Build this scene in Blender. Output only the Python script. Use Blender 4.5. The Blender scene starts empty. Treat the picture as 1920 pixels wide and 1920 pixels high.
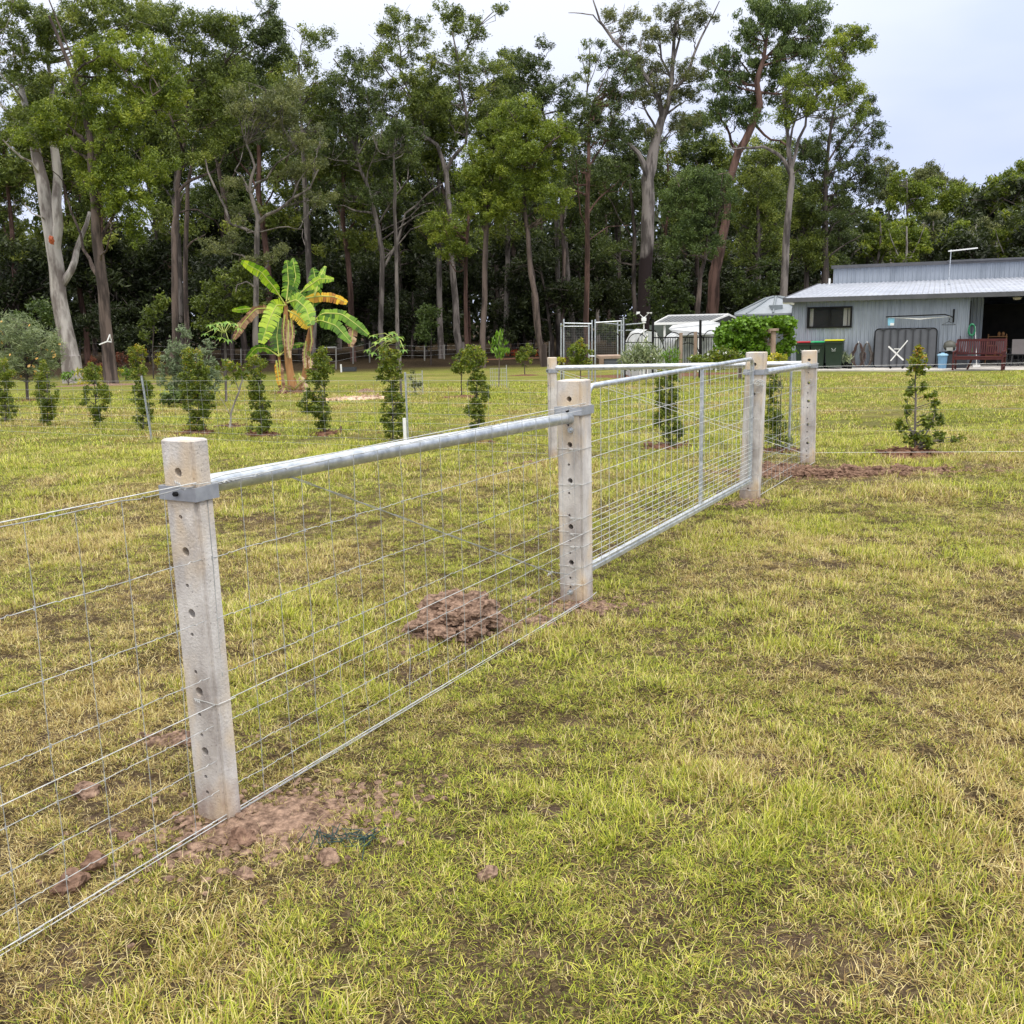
import bpy, bmesh, math, random
import numpy as np
from mathutils import Vector, Matrix, noise as mnoise
R=math.radians
sc=bpy.context.scene
COL=sc.collection
rng=np.random.default_rng(7); random.seed(7)

# ---------------------------------------------------------------- camera
F=1850.0; PITCH=R(11.1); ROLL=R(1.4); CAMH=1.6
_f=np.array([0,math.cos(PITCH),-math.sin(PITCH)]); _u=np.array([0,math.sin(PITCH),math.cos(PITCH)]); _r=np.array([1.,0,0])
_r2=_r*math.cos(ROLL)-_u*math.sin(ROLL); _u2=_u*math.cos(ROLL)+_r*math.sin(ROLL)
cam=bpy.data.objects.new('camera',bpy.data.cameras.new('camera')); COL.objects.link(cam)
M=Matrix.Identity(4)
for i in range(3):
    M[i][0]=_r2[i]; M[i][1]=_u2[i]; M[i][2]=-_f[i]
M[2][3]=CAMH; cam.matrix_world=M
cam.data.sensor_width=36; cam.data.lens=36*F/1920; cam.data.clip_end=2000; cam.data.clip_start=0.05
sc.camera=cam
# ---------------------------------------------------------------- sky and light
SUN_EL=R(58); SUN_AZ=R(150)     # bright patch of cloud behind the camera, to the right
W=bpy.data.worlds.new("World"); sc.world=W; W.use_nodes=True
nt=W.node_tree; N=nt.nodes; L=nt.links; N.clear()
out=N.new('ShaderNodeOutputWorld'); bg=N.new('ShaderNodeBackground'); bg.inputs[1].default_value=1.0
sky=N.new('ShaderNodeTexSky'); sky.sky_type='NISHITA'; sky.sun_disc=False; sky.sun_elevation=SUN_EL; sky.sun_rotation=SUN_AZ
tc=N.new('ShaderNodeTexCoord'); sp=N.new('ShaderNodeSeparateXYZ'); L.new(tc.outputs['Generated'],sp.inputs[0])
ramp=N.new('ShaderNodeValToRGB'); L.new(sp.outputs[2],ramp.inputs[0])
e=ramp.color_ramp.elements
e[0].position=0.0; e[0].color=(0.47,0.545,0.80,1); e[1].position=0.32; e[1].color=(0.66,0.72,0.86,1)
x=ramp.color_ramp.elements.new(0.14); x.color=(0.485,0.545,0.78,1)
x=ramp.color_ramp.elements.new(0.75); x.color=(1.7,1.74,1.82,1)
# soft cloud deck
mp=N.new('ShaderNodeMapping'); mp.inputs['Scale'].default_value=(1.4,1.4,4.5); L.new(tc.outputs['Generated'],mp.inputs[0])
nz=N.new('ShaderNodeTexNoise'); nz.inputs['Scale'].default_value=1.6; nz.inputs['Detail'].default_value=4; L.new(mp.outputs[0],nz.inputs['Vector'])
cr=N.new('ShaderNodeValToRGB'); L.new(nz.outputs['Fac'],cr.inputs[0]); cr.color_ramp.elements[0].position=.42; cr.color_ramp.elements[1].position=.60
lf=N.new('ShaderNodeMapRange'); L.new(sp.outputs[0],lf.inputs[0]); lf.inputs[1].default_value=0.35; lf.inputs[2].default_value=-0.15
mx0=N.new('ShaderNodeMath'); mx0.operation='MULTIPLY_ADD'; L.new(cr.outputs[0],mx0.inputs[0]); mx0.inputs[1].default_value=.7; L.new(lf.outputs[0],mx0.inputs[2]); mx0.use_clamp=True
mx=N.new('ShaderNodeMix'); mx.data_type='RGBA'; L.new(mx0.outputs[0],mx.inputs['Factor']); L.new(ramp.outputs[0],mx.inputs[6])
br=N.new('ShaderNodeMix'); br.data_type='RGBA'; br.blend_type='MULTIPLY'; br.inputs['Factor'].default_value=1; L.new(ramp.outputs[0],br.inputs[6]); br.inputs[7].default_value=(1.28,1.20,1.07,1)
L.new(br.outputs[2],mx.inputs[7])
ss=N.new('ShaderNodeMix'); ss.data_type='RGBA'; ss.blend_type='ADD'; ss.inputs['Factor'].default_value=0.02
L.new(mx.outputs[2],ss.inputs[6]); L.new(sky.outputs[0],ss.inputs[7])
L.new(ss.outputs[2],bg.inputs[0]); L.new(bg.outputs[0],out.inputs[0])
sl=bpy.data.lights.new('sun','SUN'); sl.energy=1.5; sl.angle=R(10); sl.color=(1,.96,.89)
so=bpy.data.objects.new('sun',sl); COL.objects.link(so)
sd=Vector((math.sin(SUN_AZ)*math.cos(SUN_EL),math.cos(SUN_AZ)*math.cos(SUN_EL),math.sin(SUN_EL)))
so.rotation_euler=sd.to_track_quat('Z','Y').to_euler()
sc.view_settings.view_transform='Standard'; sc.view_settings.look='None'; sc.view_settings.gamma=1; sc.view_settings.exposure=0.26
sc.cycles.max_bounces=6; sc.cycles.diffuse_bounces=3; sc.cycles.transmission_bounces=4; sc.cycles.transparent_max_bounces=6; sc.cycles.use_denoising=True

# ---------------------------------------------------------------- helpers
def ray(px,py): return _f+_r2*(px-960)/F+_u2*(960-py)/F
def at(px,py,Y):
    d=ray(px,py); s=Y/d[1]; return np.array([d[0]*s,Y,CAMH+d[2]*s])
def proj(P):
    v=np.array(P,float)-np.array([0,0,CAMH]); k=v@_f
    return 960+F*(v@_r2)/k, 960-F*(v@_u2)/k
def _h(ix,iy,seed):
    n=(ix.astype(np.int64)*374761393+iy.astype(np.int64)*668265263+seed*1442695041)&0xffffffff
    n=((n^(n>>13))*1274126177)&0xffffffff
    return ((n^(n>>16))&0xffff)/65535.0
def vnoise(x,y,seed=0):
    x=np.asarray(x,float); y=np.asarray(y,float)
    xi=np.floor(x); yi=np.floor(y); fx=x-xi; fy=y-yi; fx=fx*fx*(3-2*fx); fy=fy*fy*(3-2*fy)
    a=_h(xi,yi,seed); b=_h(xi+1,yi,seed); c=_h(xi,yi+1,seed); d=_h(xi+1,yi+1,seed)
    return (a*(1-fx)+b*fx)*(1-fy)+(c*(1-fx)+d*fx)*fy
def fbm(x,y,seed=0,o=4):
    s=0; a=.5; t=0
    for k in range(o):
        s=s+a*vnoise(np.asarray(x)*2**k+k*17.3,np.asarray(y)*2**k+k*9.1,seed+k); t+=a; a*=.5
    return s/t
def zg(x,y):
    y=np.asarray(y,float); t=np.clip(y-9,0,None); t=np.where(t<4,t*t/8,t-2)
    z=-0.0245*np.minimum(t,46)
    return z+0.0*np.asarray(x)
def gp(px,py):
    d=ray(px,py); Y=5.
    for _ in range(30):
        s=(CAMH-float(zg(0,Y)))/-d[2]; Y=.5*Y+.5*s*d[1]
    return np.array([d[0]*s,d[1]*s,float(zg(0,Y))])
def base(px,Y):
    z=float(zg(0,Y)); lo=0; X=0
    for _ in range(12):
        a,b=proj((X,Y,z)); X+=(px-a)*Y/F
    return np.array([X,Y,z])

def setprops(o,label=None,cat=None,group=None,kind=None):
    if label: o['label']=label
    if cat: o['category']=cat
    if group: o['group']=group
    if kind: o['kind']=kind
    return o
def empty(name,loc,label,cat,group=None,rz=0):
    o=bpy.data.objects.new(name,None); COL.objects.link(o); o.location=Vector(loc); o.rotation_euler=(0,0,rz); o.empty_display_size=.1
    return setprops(o,label,cat,group)
def link(name,me,mat,parent=None,world=True):
    """one mesh object; geometry is in world coordinates unless world is False (then in the parent's own axes)"""
    o=bpy.data.objects.new(name,me); COL.objects.link(o)
    if mat:
        for m in (mat if isinstance(mat,(list,tuple)) else [mat]): me.materials.append(m)
    if parent is not None:
        o.parent=parent
        if world:
            root=parent
            mw=Matrix.Identity(4)
            chain=[]
            while root is not None: chain.append(root); root=root.parent
            for r_ in reversed(chain):
                mw=mw@r_.matrix_parent_inverse@Matrix.LocRotScale(r_.location,r_.rotation_euler,r_.scale)
            o.matrix_parent_inverse=mw.inverted()
    return o
class MB:
    def __init__(s): s.v=[]; s.f=[]; s.m=[]
    def _add(s,vs,fs,mi=0):
        n=len(s.v); s.v+= [tuple(map(float,p)) for p in vs]; s.f+=[tuple(i+n for i in f) for f in fs]; s.m+=[mi]*len(fs)
    def box(s,c,d,rz=0,mi=0,M3=None):
        vs=[]
        for sx in(-1,1):
            for sy in(-1,1):
                for sz in(-1,1):
                    p=np.array([sx*d[0]/2,sy*d[1]/2,sz*d[2]/2])
                    if M3 is not None: p=M3@p
                    elif rz: p=np.array([p[0]*math.cos(rz)-p[1]*math.sin(rz),p[0]*math.sin(rz)+p[1]*math.cos(rz),p[2]])
                    vs.append(p+np.array(c))
        s._add(vs,[(0,1,3,2),(4,6,7,5),(0,4,5,1),(2,3,7,6),(0,2,6,4),(1,5,7,3)],mi); return s
    def beam(s,a,b,w,h,mi=0):
        a=np.array(a,float); b=np.array(b,float); d=b-a; l=np.linalg.norm(d); d/=l
        up=np.array([0,0,1.]) if abs(d[2])<.95 else np.array([0,1.,0]); x=np.cross(d,up); x/=np.linalg.norm(x); z=np.cross(x,d)
        s.box((a+b)/2,(w,l,h),M3=np.array([x,d,z]).T,mi=mi); return s
    def tube(s,pts,r,n=8,cap=True,mi=0):
        P=np.array(pts,float); m=len(P); r=np.full(m,r) if np.isscalar(r) else np.array(r,float)
        T=np.gradient(P,axis=0); T/=np.linalg.norm(T,axis=1)[:,None]+1e-12
        x=np.cross(T[0],[0,0,1.]); 
        if np.linalg.norm(x)<.1: x=np.cross(T[0],[0,1.,0])
        x/=np.linalg.norm(x); vs=[]; a=np.linspace(0,2*math.pi,n,endpoint=False)
        for i in range(m):
            x=x-T[i]*(x@T[i]); x/=np.linalg.norm(x); y=np.cross(T[i],x)
            for t in a: vs.append(P[i]+r[i]*(x*math.cos(t)+y*math.sin(t)))
        fs=[(i*n+j,i*n+(j+1)%n,(i+1)*n+(j+1)%n,(i+1)*n+j) for i in range(m-1) for j in range(n)]
        if cap: fs+=[tuple(range(n-1,-1,-1)),tuple((m-1)*n+j for j in range(n))]
        s._add(vs,fs,mi); return s
    def lathe(s,c,prof,n=16,mi=0):
        vs=[]
        for r,z in prof:
            for j in range(n): t=2*math.pi*j/n; vs.append((c[0]+r*math.cos(t),c[1]+r*math.sin(t),c[2]+z))
        m=len(prof); fs=[(i*n+j,i*n+(j+1)%n,(i+1)*n+(j+1)%n,(i+1)*n+j) for i in range(m-1) for j in range(n)]
        if prof[0][0]>1e-4: fs.append(tuple(range(n-1,-1,-1)))
        if prof[-1][0]>1e-4: fs.append(tuple((m-1)*n+j for j in range(n)))
        s._add(vs,fs,mi); return s
    def poly(s,vs,mi=0): s._add(vs,[tuple(range(len(vs)))],mi); return s
    def plate(s,pts,nrm,t,mi=0):
        a=np.array(pts,float); n=np.array(nrm,float); n/=np.linalg.norm(n); b=a+n*t; k=len(a)
        fs=[tuple(range(k)),tuple(range(2*k-1,k-1,-1))]+[(i,k+i,k+(i+1)%k,(i+1)%k) for i in range(k)]
        s._add(list(a)+list(b),fs,mi); return s
    def build(s,name,mat,parent=None,smooth=False,world=True,bevel=0):
        me=bpy.data.meshes.new(name); me.from_pydata(s.v,[],s.f); me.update()
        if len(set(s.m))>1: me.polygons.foreach_set('material_index',s.m)
        bm=bmesh.new(); bm.from_mesh(me); bmesh.ops.recalc_face_normals(bm,faces=bm.faces)
        if bevel: bmesh.ops.bevel(bm,geom=[e_ for e_ in bm.edges],offset=bevel,segments=2,affect='EDGES')
        bm.to_mesh(me); bm.free()
        if smooth:
            me.polygons.foreach_set('use_smooth',[True]*len(me.polygons))
            try: me.set_sharp_from_angle(angle=R(50))
            except Exception: pass
        return link(name,me,mat,parent,world)
def npmesh(name,V,Fq,mat,parent=None,tint=None,smooth=False,world=True):
    me=bpy.data.meshes.new(name); k=Fq.shape[1]
    me.vertices.add(len(V)); me.vertices.foreach_set('co',np.ascontiguousarray(V,dtype=np.float32).ravel())
    me.loops.add(Fq.size); me.loops.foreach_set('vertex_index',np.ascontiguousarray(Fq,dtype=np.int32).ravel())
    me.polygons.add(len(Fq)); me.polygons.foreach_set('loop_start',np.arange(0,Fq.size,k,dtype=np.int32))
    me.update(calc_edges=True)
    if tint is not None:
        a=me.attributes.new('tint','FLOAT','FACE'); a.data.foreach_set('value',np.ascontiguousarray(tint,dtype=np.float32))
    if smooth: me.polygons.foreach_set('use_smooth',np.ones(len(Fq),bool))
    return link(name,me,mat,parent,world)

# ---------------------------------------------------------------- materials
def newmat(name):
    m=bpy.data.materials.new(name); m.use_nodes=True; n=m.node_tree; b=n.nodes['Principled BSDF']; return m,n,b
def pm(name,c1,c2=None,scale=6.,rough=.7,metal=0.,bump=0.,bscale=None,stretch=(1,1,1),lo=.35,hi=.65,coord='Object',spec=.4,detail=5):
    m,n,b=newmat(name); nd=n.nodes; lk=n.links
    b.inputs['Roughness'].default_value=rough; b.inputs['Metallic'].default_value=metal; b.inputs['Specular IOR Level'].default_value=spec
    c2=c2 or tuple(v*.8 for v in c1)
    t=nd.new('ShaderNodeTexCoord'); mp=nd.new('ShaderNodeMapping'); mp.inputs['Scale'].default_value=stretch
    lk.new(t.outputs[coord],mp.inputs[0])
    z=nd.new('ShaderNodeTexNoise'); z.inputs['Scale'].default_value=scale; z.inputs['Detail'].default_value=detail; z.inputs['Roughness'].default_value=.6; lk.new(mp.outputs[0],z.inputs['Vector'])
    r=nd.new('ShaderNodeValToRGB'); lk.new(z.outputs['Fac'],r.inputs[0]); r.color_ramp.elements[0].position=lo; r.color_ramp.elements[1].position=hi
    r.color_ramp.elements[0].color=(*c1,1); r.color_ramp.elements[1].color=(*c2,1); lk.new(r.outputs[0],b.inputs['Base Color'])
    if bump:
        z2=nd.new('ShaderNodeTexNoise'); z2.inputs['Scale'].default_value=bscale or scale*3; z2.inputs['Detail'].default_value=6; lk.new(mp.outputs[0],z2.inputs['Vector'])
        bp=nd.new('ShaderNodeBump'); bp.inputs['Strength'].default_value=min(1,bump); bp.inputs['Distance'].default_value=.02*max(1,bump); lk.new(z2.outputs['Fac'],bp.inputs['Height']); lk.new(bp.outputs[0],b.inputs['Normal'])
    return m
def leafmat(name,cols,trans=.28,rough=.45,spec=.35):
    m,n,b=newmat(name); nd=n.nodes; lk=n.links; b.inputs['Roughness'].default_value=rough; b.inputs['Specular IOR Level'].default_value=spec
    a=nd.new('ShaderNodeAttribute'); a.attribute_name='tint'
    r=nd.new('ShaderNodeValToRGB'); lk.new(a.outputs['Fac'],r.inputs[0]); els=r.color_ramp.elements
    while len(els)<len(cols): els.new(.5)
    for i,(p,c) in enumerate(cols): els[i].position=p; els[i].color=(*c,1)
    lk.new(r.outputs[0],b.inputs['Base Color'])
    if trans:
        tr=nd.new('ShaderNodeBsdfTranslucent'); hs=nd.new('ShaderNodeHueSaturation'); hs.inputs['Value'].default_value=1.25; hs.inputs['Saturation'].default_value=1.1; lk.new(r.outputs[0],hs.inputs['Color']); lk.new(hs.outputs[0],tr.inputs[0])
        mx=nd.new('ShaderNodeMixShader'); mx.inputs[0].default_value=trans; lk.new(b.outputs[0],mx.inputs[1]); lk.new(tr.outputs[0],mx.inputs[2]); lk.new(mx.outputs[0],nd['Material Output'].inputs[0])
    return m
# trees
LF_GUM=leafmat('gum_leaf',[(0,(.042,.062,.014)),(.45,(.125,.165,.030)),(.8,(.235,.28,.050)),(1,(.34,.36,.08))])
LF_LIME=leafmat('bright_gum_leaf',[(0,(.055,.085,.013)),(.45,(.165,.22,.026)),(.8,(.29,.345,.042)),(1,(.40,.42,.07))])
LF_DARK=leafmat('dark_gum_leaf',[(0,(.026,.040,.012)),(.5,(.078,.112,.028)),(1,(.17,.21,.050))])
LF_GREY=leafmat('grey_gum_leaf',[(0,(.06,.075,.026)),(.5,(.15,.17,.060)),(1,(.28,.285,.10))])
LF_WEEP=leafmat('weeping_leaf',[(0,(.038,.062,.018)),(.5,(.105,.155,.040)),(1,(.20,.255,.065))])
LF_SHRUB=leafmat('shrub_leaf',[(0,(.045,.070,.009)),(.45,(.14,.19,.022)),(.75,(.26,.28,.03)),(1,(.46,.25,.05))])
LF_VINE=leafmat('vine_leaf',[(0,(.07,.14,.015)),(.5,(.15,.28,.025)),(1,(.26,.40,.05))])
LF_SAGE=leafmat('sage_leaf',[(0,(.08,.11,.055)),(.5,(.19,.24,.13)),(1,(.36,.41,.24))])
LF_GREV=leafmat('grevillea_leaf',[(0,(.09,.12,.06)),(.5,(.23,.28,.13)),(1,(.45,.47,.25))])
LF_YEL=leafmat('croton_leaf',[(0,(.12,.17,.02)),(.5,(.45,.42,.04)),(1,(.75,.62,.08))])
LF_RED=leafmat('red_cordyline_leaf',[(0,(.45,.06,.03)),(.6,(.75,.14,.04)),(1,(.85,.30,.06))])
LF_DULLRED=leafmat('dull_red_leaf',[(0,(.08,.03,.02)),(.6,(.22,.08,.04)),(1,(.35,.16,.07))])
LF_PAPAYA=leafmat('papaya_leaf',[(0,(.07,.15,.03)),(.5,(.16,.30,.05)),(1,(.35,.48,.08))])
LF_BAN=leafmat('banana_leaf',[(0,(.045,.11,.015)),(.5,(.16,.31,.03)),(1,(.46,.60,.06))],trans=.35)  # ramp paints lime highlights and dark shaded undersides into the leaf colour
LF_BANY=leafmat('yellow_banana_leaf',[(0,(.35,.14,.03)),(.5,(.75,.45,.03)),(1,(.80,.55,.06))],trans=.3)
LF_BANB=leafmat('dry_banana_leaf',[(0,(.16,.08,.05)),(.5,(.34,.20,.12)),(1,(.52,.38,.25))],trans=.2)
FLOWER=leafmat('white_petal',[(0,(.75,.75,.7)),(1,(.85,.85,.82))],trans=.2)
FLOWERO=leafmat('orange_petal',[(0,(.7,.35,.08)),(1,(.85,.55,.2))],trans=.2)
LF_SHADE=leafmat('shade_leaf',[(0,(.012,.018,.006)),(.5,(.030,.043,.013)),(1,(.07,.09,.024))])  # understorey shade put into the colour: leaf tones darkened for under the canopy
BK_PALE=pm('pale_smooth_bark',(.15,.125,.115),(.42,.385,.36),scale=2.2,stretch=(1,1,.25),lo=.42,hi=.58,rough=.8,bump=.4,bscale=6)
BK_GREY=pm('grey_bark',(.06,.050,.045),(.19,.165,.15),scale=3,stretch=(1,1,.2),lo=.43,hi=.57,rough=.9,bump=.8,bscale=7)
BK_BROWN=pm('brown_rough_bark',(.042,.031,.027),(.135,.10,.085),scale=3,stretch=(1,1,.15),lo=.43,hi=.57,rough=.95,bump=1,bscale=9)
BK_RED=pm('red_iron_bark',(.045,.024,.018),(.145,.082,.065),scale=3,stretch=(1,1,.15),lo=.43,hi=.57,rough=.9,bump=1,bscale=9)
BK_DARK=pm('dark_bark',(.035,.028,.024),(.10,.08,.07),scale=3,stretch=(1,1,.15),lo=.43,hi=.57,rough=.95,bump=1,bscale=9)
def char_bark():
    m=pm('charred_grey_bark',(.08,.068,.063),(.25,.22,.205),scale=3,stretch=(1,1,.2),lo=.43,hi=.57,rough=.9,bump=.8,bscale=7)
    n=m.node_tree; nd=n.nodes; lk=n.links; b=nd['Principled BSDF']; r=[x for x in nd if x.type=='VALTORGB'][0]
    g=nd.new('ShaderNodeNewGeometry'); s=nd.new('ShaderNodeSeparateXYZ'); lk.new(g.outputs['Position'],s.inputs[0])
    z=nd.new('ShaderNodeTexNoise'); z.inputs['Scale'].default_value=1.2; lk.new(g.outputs['Position'],z.inputs['Vector'])
    a=nd.new('ShaderNodeMath'); a.operation='MULTIPLY_ADD'; lk.new(z.outputs['Fac'],a.inputs[0]); a.inputs[1].default_value=3.0; lk.new(s.outputs[2],a.inputs[2])
    mr=nd.new('ShaderNodeMapRange'); lk.new(a.outputs[0],mr.inputs[0]); mr.inputs[1].default_value=7.2; mr.inputs[2].default_value=6.4
    mx=nd.new('ShaderNodeMix'); mx.data_type='RGBA'; lk.new(mr.outputs[0],mx.inputs['Factor']); lk.new(r.outputs[0],mx.inputs[6]); mx.inputs[7].default_value=(.018,.010,.010,1); lk.new(mx.outputs[2],b.inputs['Base Color'])
    return m
BK_CHAR=char_bark()
BAN_STEM=pm('banana_stem',(.30,.13,.045),(.50,.28,.12),scale=3,stretch=(1,1,.3),rough=.6,bump=.3)
def concrete_mat():
    m,n,b=newmat('cast_concrete'); nd=n.nodes; lk=n.links; b.inputs['Roughness'].default_value=.9; b.inputs['Specular IOR Level'].default_value=.25
    t=nd.new('ShaderNodeTexCoord')
    def noi(s,d=6,st=(1,1,1)):
        mp=nd.new('ShaderNodeMapping'); mp.inputs['Scale'].default_value=st; lk.new(t.outputs['Object'],mp.inputs[0])
        z=nd.new('ShaderNodeTexNoise'); z.inputs['Scale'].default_value=s; z.inputs['Detail'].default_value=d; z.inputs['Roughness'].default_value=.62; lk.new(mp.outputs[0],z.inputs['Vector']); return z
    a=noi(7,7,(1,1,.45)); r=nd.new('ShaderNodeValToRGB'); lk.new(a.outputs['Fac'],r.inputs[0]); r.color_ramp.elements[0].position=.3; r.color_ramp.elements[1].position=.68
    r.color_ramp.elements[0].color=(.30,.265,.245,1); r.color_ramp.elements[1].color=(.72,.69,.655,1)
    # warm rust-yellow staining on parts of the face
    s=noi(2.6,3,(1.5,1.5,.8)); r2=nd.new('ShaderNodeValToRGB'); lk.new(s.outputs['Fac'],r2.inputs[0]); r2.color_ramp.elements[0].position=.48; r2.color_ramp.elements[1].position=.62; r2.color_ramp.elements[1].color=(.8,.8,.8,1)
    mx=nd.new('ShaderNodeMix'); mx.data_type='RGBA'; lk.new(r2.outputs[0],mx.inputs['Factor']); lk.new(r.outputs[0],mx.inputs[6]); mx.inputs[7].default_value=(.62,.48,.31,1)
    # pores
    v=nd.new('ShaderNodeTexVoronoi'); v.inputs['Scale'].default_value=42; lk.new(t.outputs['Object'],v.inputs['Vector'])
    r3=nd.new('ShaderNodeValToRGB'); lk.new(v.outputs['Distance'],r3.inputs[0]); r3.color_ramp.elements[0].position=.06; r3.color_ramp.elements[0].color=(.35,.33,.32,1); r3.color_ramp.elements[1].position=.14
    # splashed soil near the foot
    sx=nd.new('ShaderNodeSeparateXYZ'); lk.new(t.outputs['Object'],sx.inputs[0]); z4=noi(14,5)
    ad=nd.new('ShaderNodeMath'); ad.operation='MULTIPLY_ADD'; lk.new(z4.outputs['Fac'],ad.inputs[0]); ad.inputs[1].default_value=.35; lk.new(sx.outputs[2],ad.inputs[2])
    mr=nd.new('ShaderNodeMapRange'); lk.new(ad.outputs[0],mr.inputs[0]); mr.inputs[1].default_value=.32; mr.inputs[2].default_value=.16; mr.inputs[4].default_value=.75
    m2=nd.new('ShaderNodeMix'); m2.data_type='RGBA'; lk.new(mr.outputs[0],m2.inputs['Factor']); lk.new(mx.outputs[2],m2.inputs[6]); m2.inputs[7].default_value=(.27,.19,.15,1)
    m3=nd.new('ShaderNodeMix'); m3.data_type='RGBA'; m3.blend_type='MULTIPLY'; m3.inputs['Factor'].default_value=.7; lk.new(m2.outputs[2],m3.inputs[6]); lk.new(r3.outputs[0],m3.inputs[7])
    lk.new(m3.outputs[2],b.inputs['Base Color'])
    bz=noi(110,6); bp=nd.new('ShaderNodeBump'); bp.inputs['Strength'].default_value=.8; bp.inputs['Distance'].default_value=.005; lk.new(bz.outputs['Fac'],bp.inputs['Height']); lk.new(bp.outputs[0],b.inputs['Normal'])
    return m
CONC=concrete_mat()
GALV=pm('galvanised_steel',(.42,.455,.49),(.68,.71,.74),scale=18,rough=.42,metal=.75,bump=.08,bscale=60,stretch=(1,1,1))
WIRE=pm('galvanised_wire',(.30,.31,.31),(.48,.49,.48),scale=30,rough=.6,metal=.3)
WIREL=pm('bright_wire',(.46,.47,.46),(.66,.67,.66),scale=30,rough=.5,metal=.3)
BAND=pm('dull_zinc_band',(.34,.36,.40),(.46,.48,.52),scale=20,rough=.5,metal=.6)
SOIL=pm('dug_soil',(.085,.052,.038),(.35,.235,.17),scale=38,rough=1,bump=1.5,bscale=30,spec=.1)
SOILR=pm('red_clay',(.085,.048,.034),(.27,.17,.12),scale=26,rough=1,bump=1.5,bscale=25,spec=.1)
MULCH=pm('bark_mulch',(.09,.045,.03),(.26,.14,.09),scale=22,rough=1,bump=1.5,bscale=60,spec=.1)
SHEDM=pm('grey_steel_sheet',(.215,.245,.285),(.30,.335,.385),scale=1.6,rough=.55,metal=.1,stretch=(3,3,.35),lo=.25,hi=.55)
ROOFM=pm('pale_roof_sheet',(.34,.36,.41),(.50,.52,.58),scale=1.2,rough=.35,metal=.35)
TRIM=pm('charcoal_trim',(.075,.078,.085),(.10,.10,.11),scale=3,rough=.5)
BLACK=pm('black_paint',(.006,.006,.007),(.012,.012,.012),scale=5,rough=.7,spec=.2)
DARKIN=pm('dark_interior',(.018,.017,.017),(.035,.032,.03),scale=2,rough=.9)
WHITE=pm('white_plastic',(.74,.74,.73),(.82,.82,.81),scale=4,rough=.45)
WHITEF=pm('white_cover_fabric',(.33,.345,.36),(.55,.56,.57),scale=2,rough=.8,bump=.5,bscale=4)
SLAB=pm('concrete_slab',(.46,.43,.40),(.60,.57,.53),scale=3,rough=.9,bump=.2)
TIMBER=pm('weathered_timber',(.22,.15,.11),(.36,.27,.21),scale=6,stretch=(1,1,.2),rough=.9,bump=.5)
REDWOOD=pm('stained_red_timber',(.055,.009,.010),(.09,.017,.018),scale=6,rough=.5)
def glassm():
    m,n,b=newmat('window_glass'); b.inputs['Base Color'].default_value=(.02,.025,.028,1); b.inputs['Roughness'].default_value=.08; b.inputs['Specular IOR Level'].default_value=.8; return m
GLASS=glassm()
def flat(name,c,rough=.5,metal=0): return pm(name,c,tuple(v*.88 for v in c),scale=5,rough=rough,metal=metal)

# ---------------------------------------------------------------- ground
PATCH=[(1150,1135,.55,.8),(1260,1215,.45,.7),(1450,1425,.35,.85),(1520,1440,.25,.6),(1690,1010,.5,.8),(1860,1085,.35,.9),(1640,1780,.22,.9),(1500,1760,.20,.6),(1830,1860,.2,.7),
 (120,1820,.22,.8),(660,1660,.32,.7),(560,1540,.30,1.15),(470,1560,.28,1.2),(650,1500,.22,1.0),(240,1480,.3,.8),(130,1660,.15,.8),(1080,1120,.28,1.1),(850,1190,.5,1.0),(1560,888,1.3,1.0),(1440,880,.5,1.0),
 (30,905,.6,.9),(1600,795,2.0,.5),(1700,770,1.5,.6),(1850,720,1.6,.8),(1600,735,1.2,.6),(420,1525,.22,1.3),(1410,940,.25,1.),(380,1400,.3,.8),(900,1420,.2,.6),(1200,1700,.25,.6),(1750,1640,.16,.7),(980,850,.8,.7),(1380,1790,.15,.8),(1300,1330,.2,.5),(1560,1240,.3,.55),(300,1390,.25,.9),(1460,1880,.2,1.0),(950,1820,.2,.5)]
PW=[(gp(a,b),r_,k) for a,b,r_,k in PATCH]
def bare(x,y):
    x=np.asarray(x,float); y=np.asarray(y,float)
    n=fbm(x*1.7,y*1.7,3,4); n2=fbm(x*7,y*7,11,3); n3=fbm(x*4.3+3,y*4.3,13,3)
    v=np.clip((n-.61)*5.0,0,1)*.6*np.clip((n2-.3)*3,0,1); v=np.maximum(v,np.clip((n3-.66)*7,0,1)*.6)
    for (c,r_,k) in PW:
        yr=r_*(1+.12*max(0,c[1]-6))*.62 if c[1]>6 else r_*.75
        d=np.sqrt(((x-c[0])/r_)**2+((y-c[1])/yr)**2)+(n2-.5)*1.1
        v=np.maximum(v,.82*k*np.clip(1.15-d,0,1)*np.clip(n2*2.6-.45,.25,1))
    return np.clip(v,0,1)
def dryness(x,y):
    d=fbm(np.asarray(x)*.55+5,np.asarray(y)*.40,21,4)
    e_=fbm(np.asarray(x)*2.6+2,np.asarray(y)*1.9,27,3); d=(d-.5)*1.7+.24+(e_-.5)*1.5+.10*np.clip(1-np.abs(np.asarray(y)-7)/5,0,1)
    # lush strips along the back fence and under the shrubs
    d=d-.45*np.clip(1-np.abs(np.asarray(y)-12.6)/1.8,0,1)
    return np.clip(d,0,1)
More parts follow.
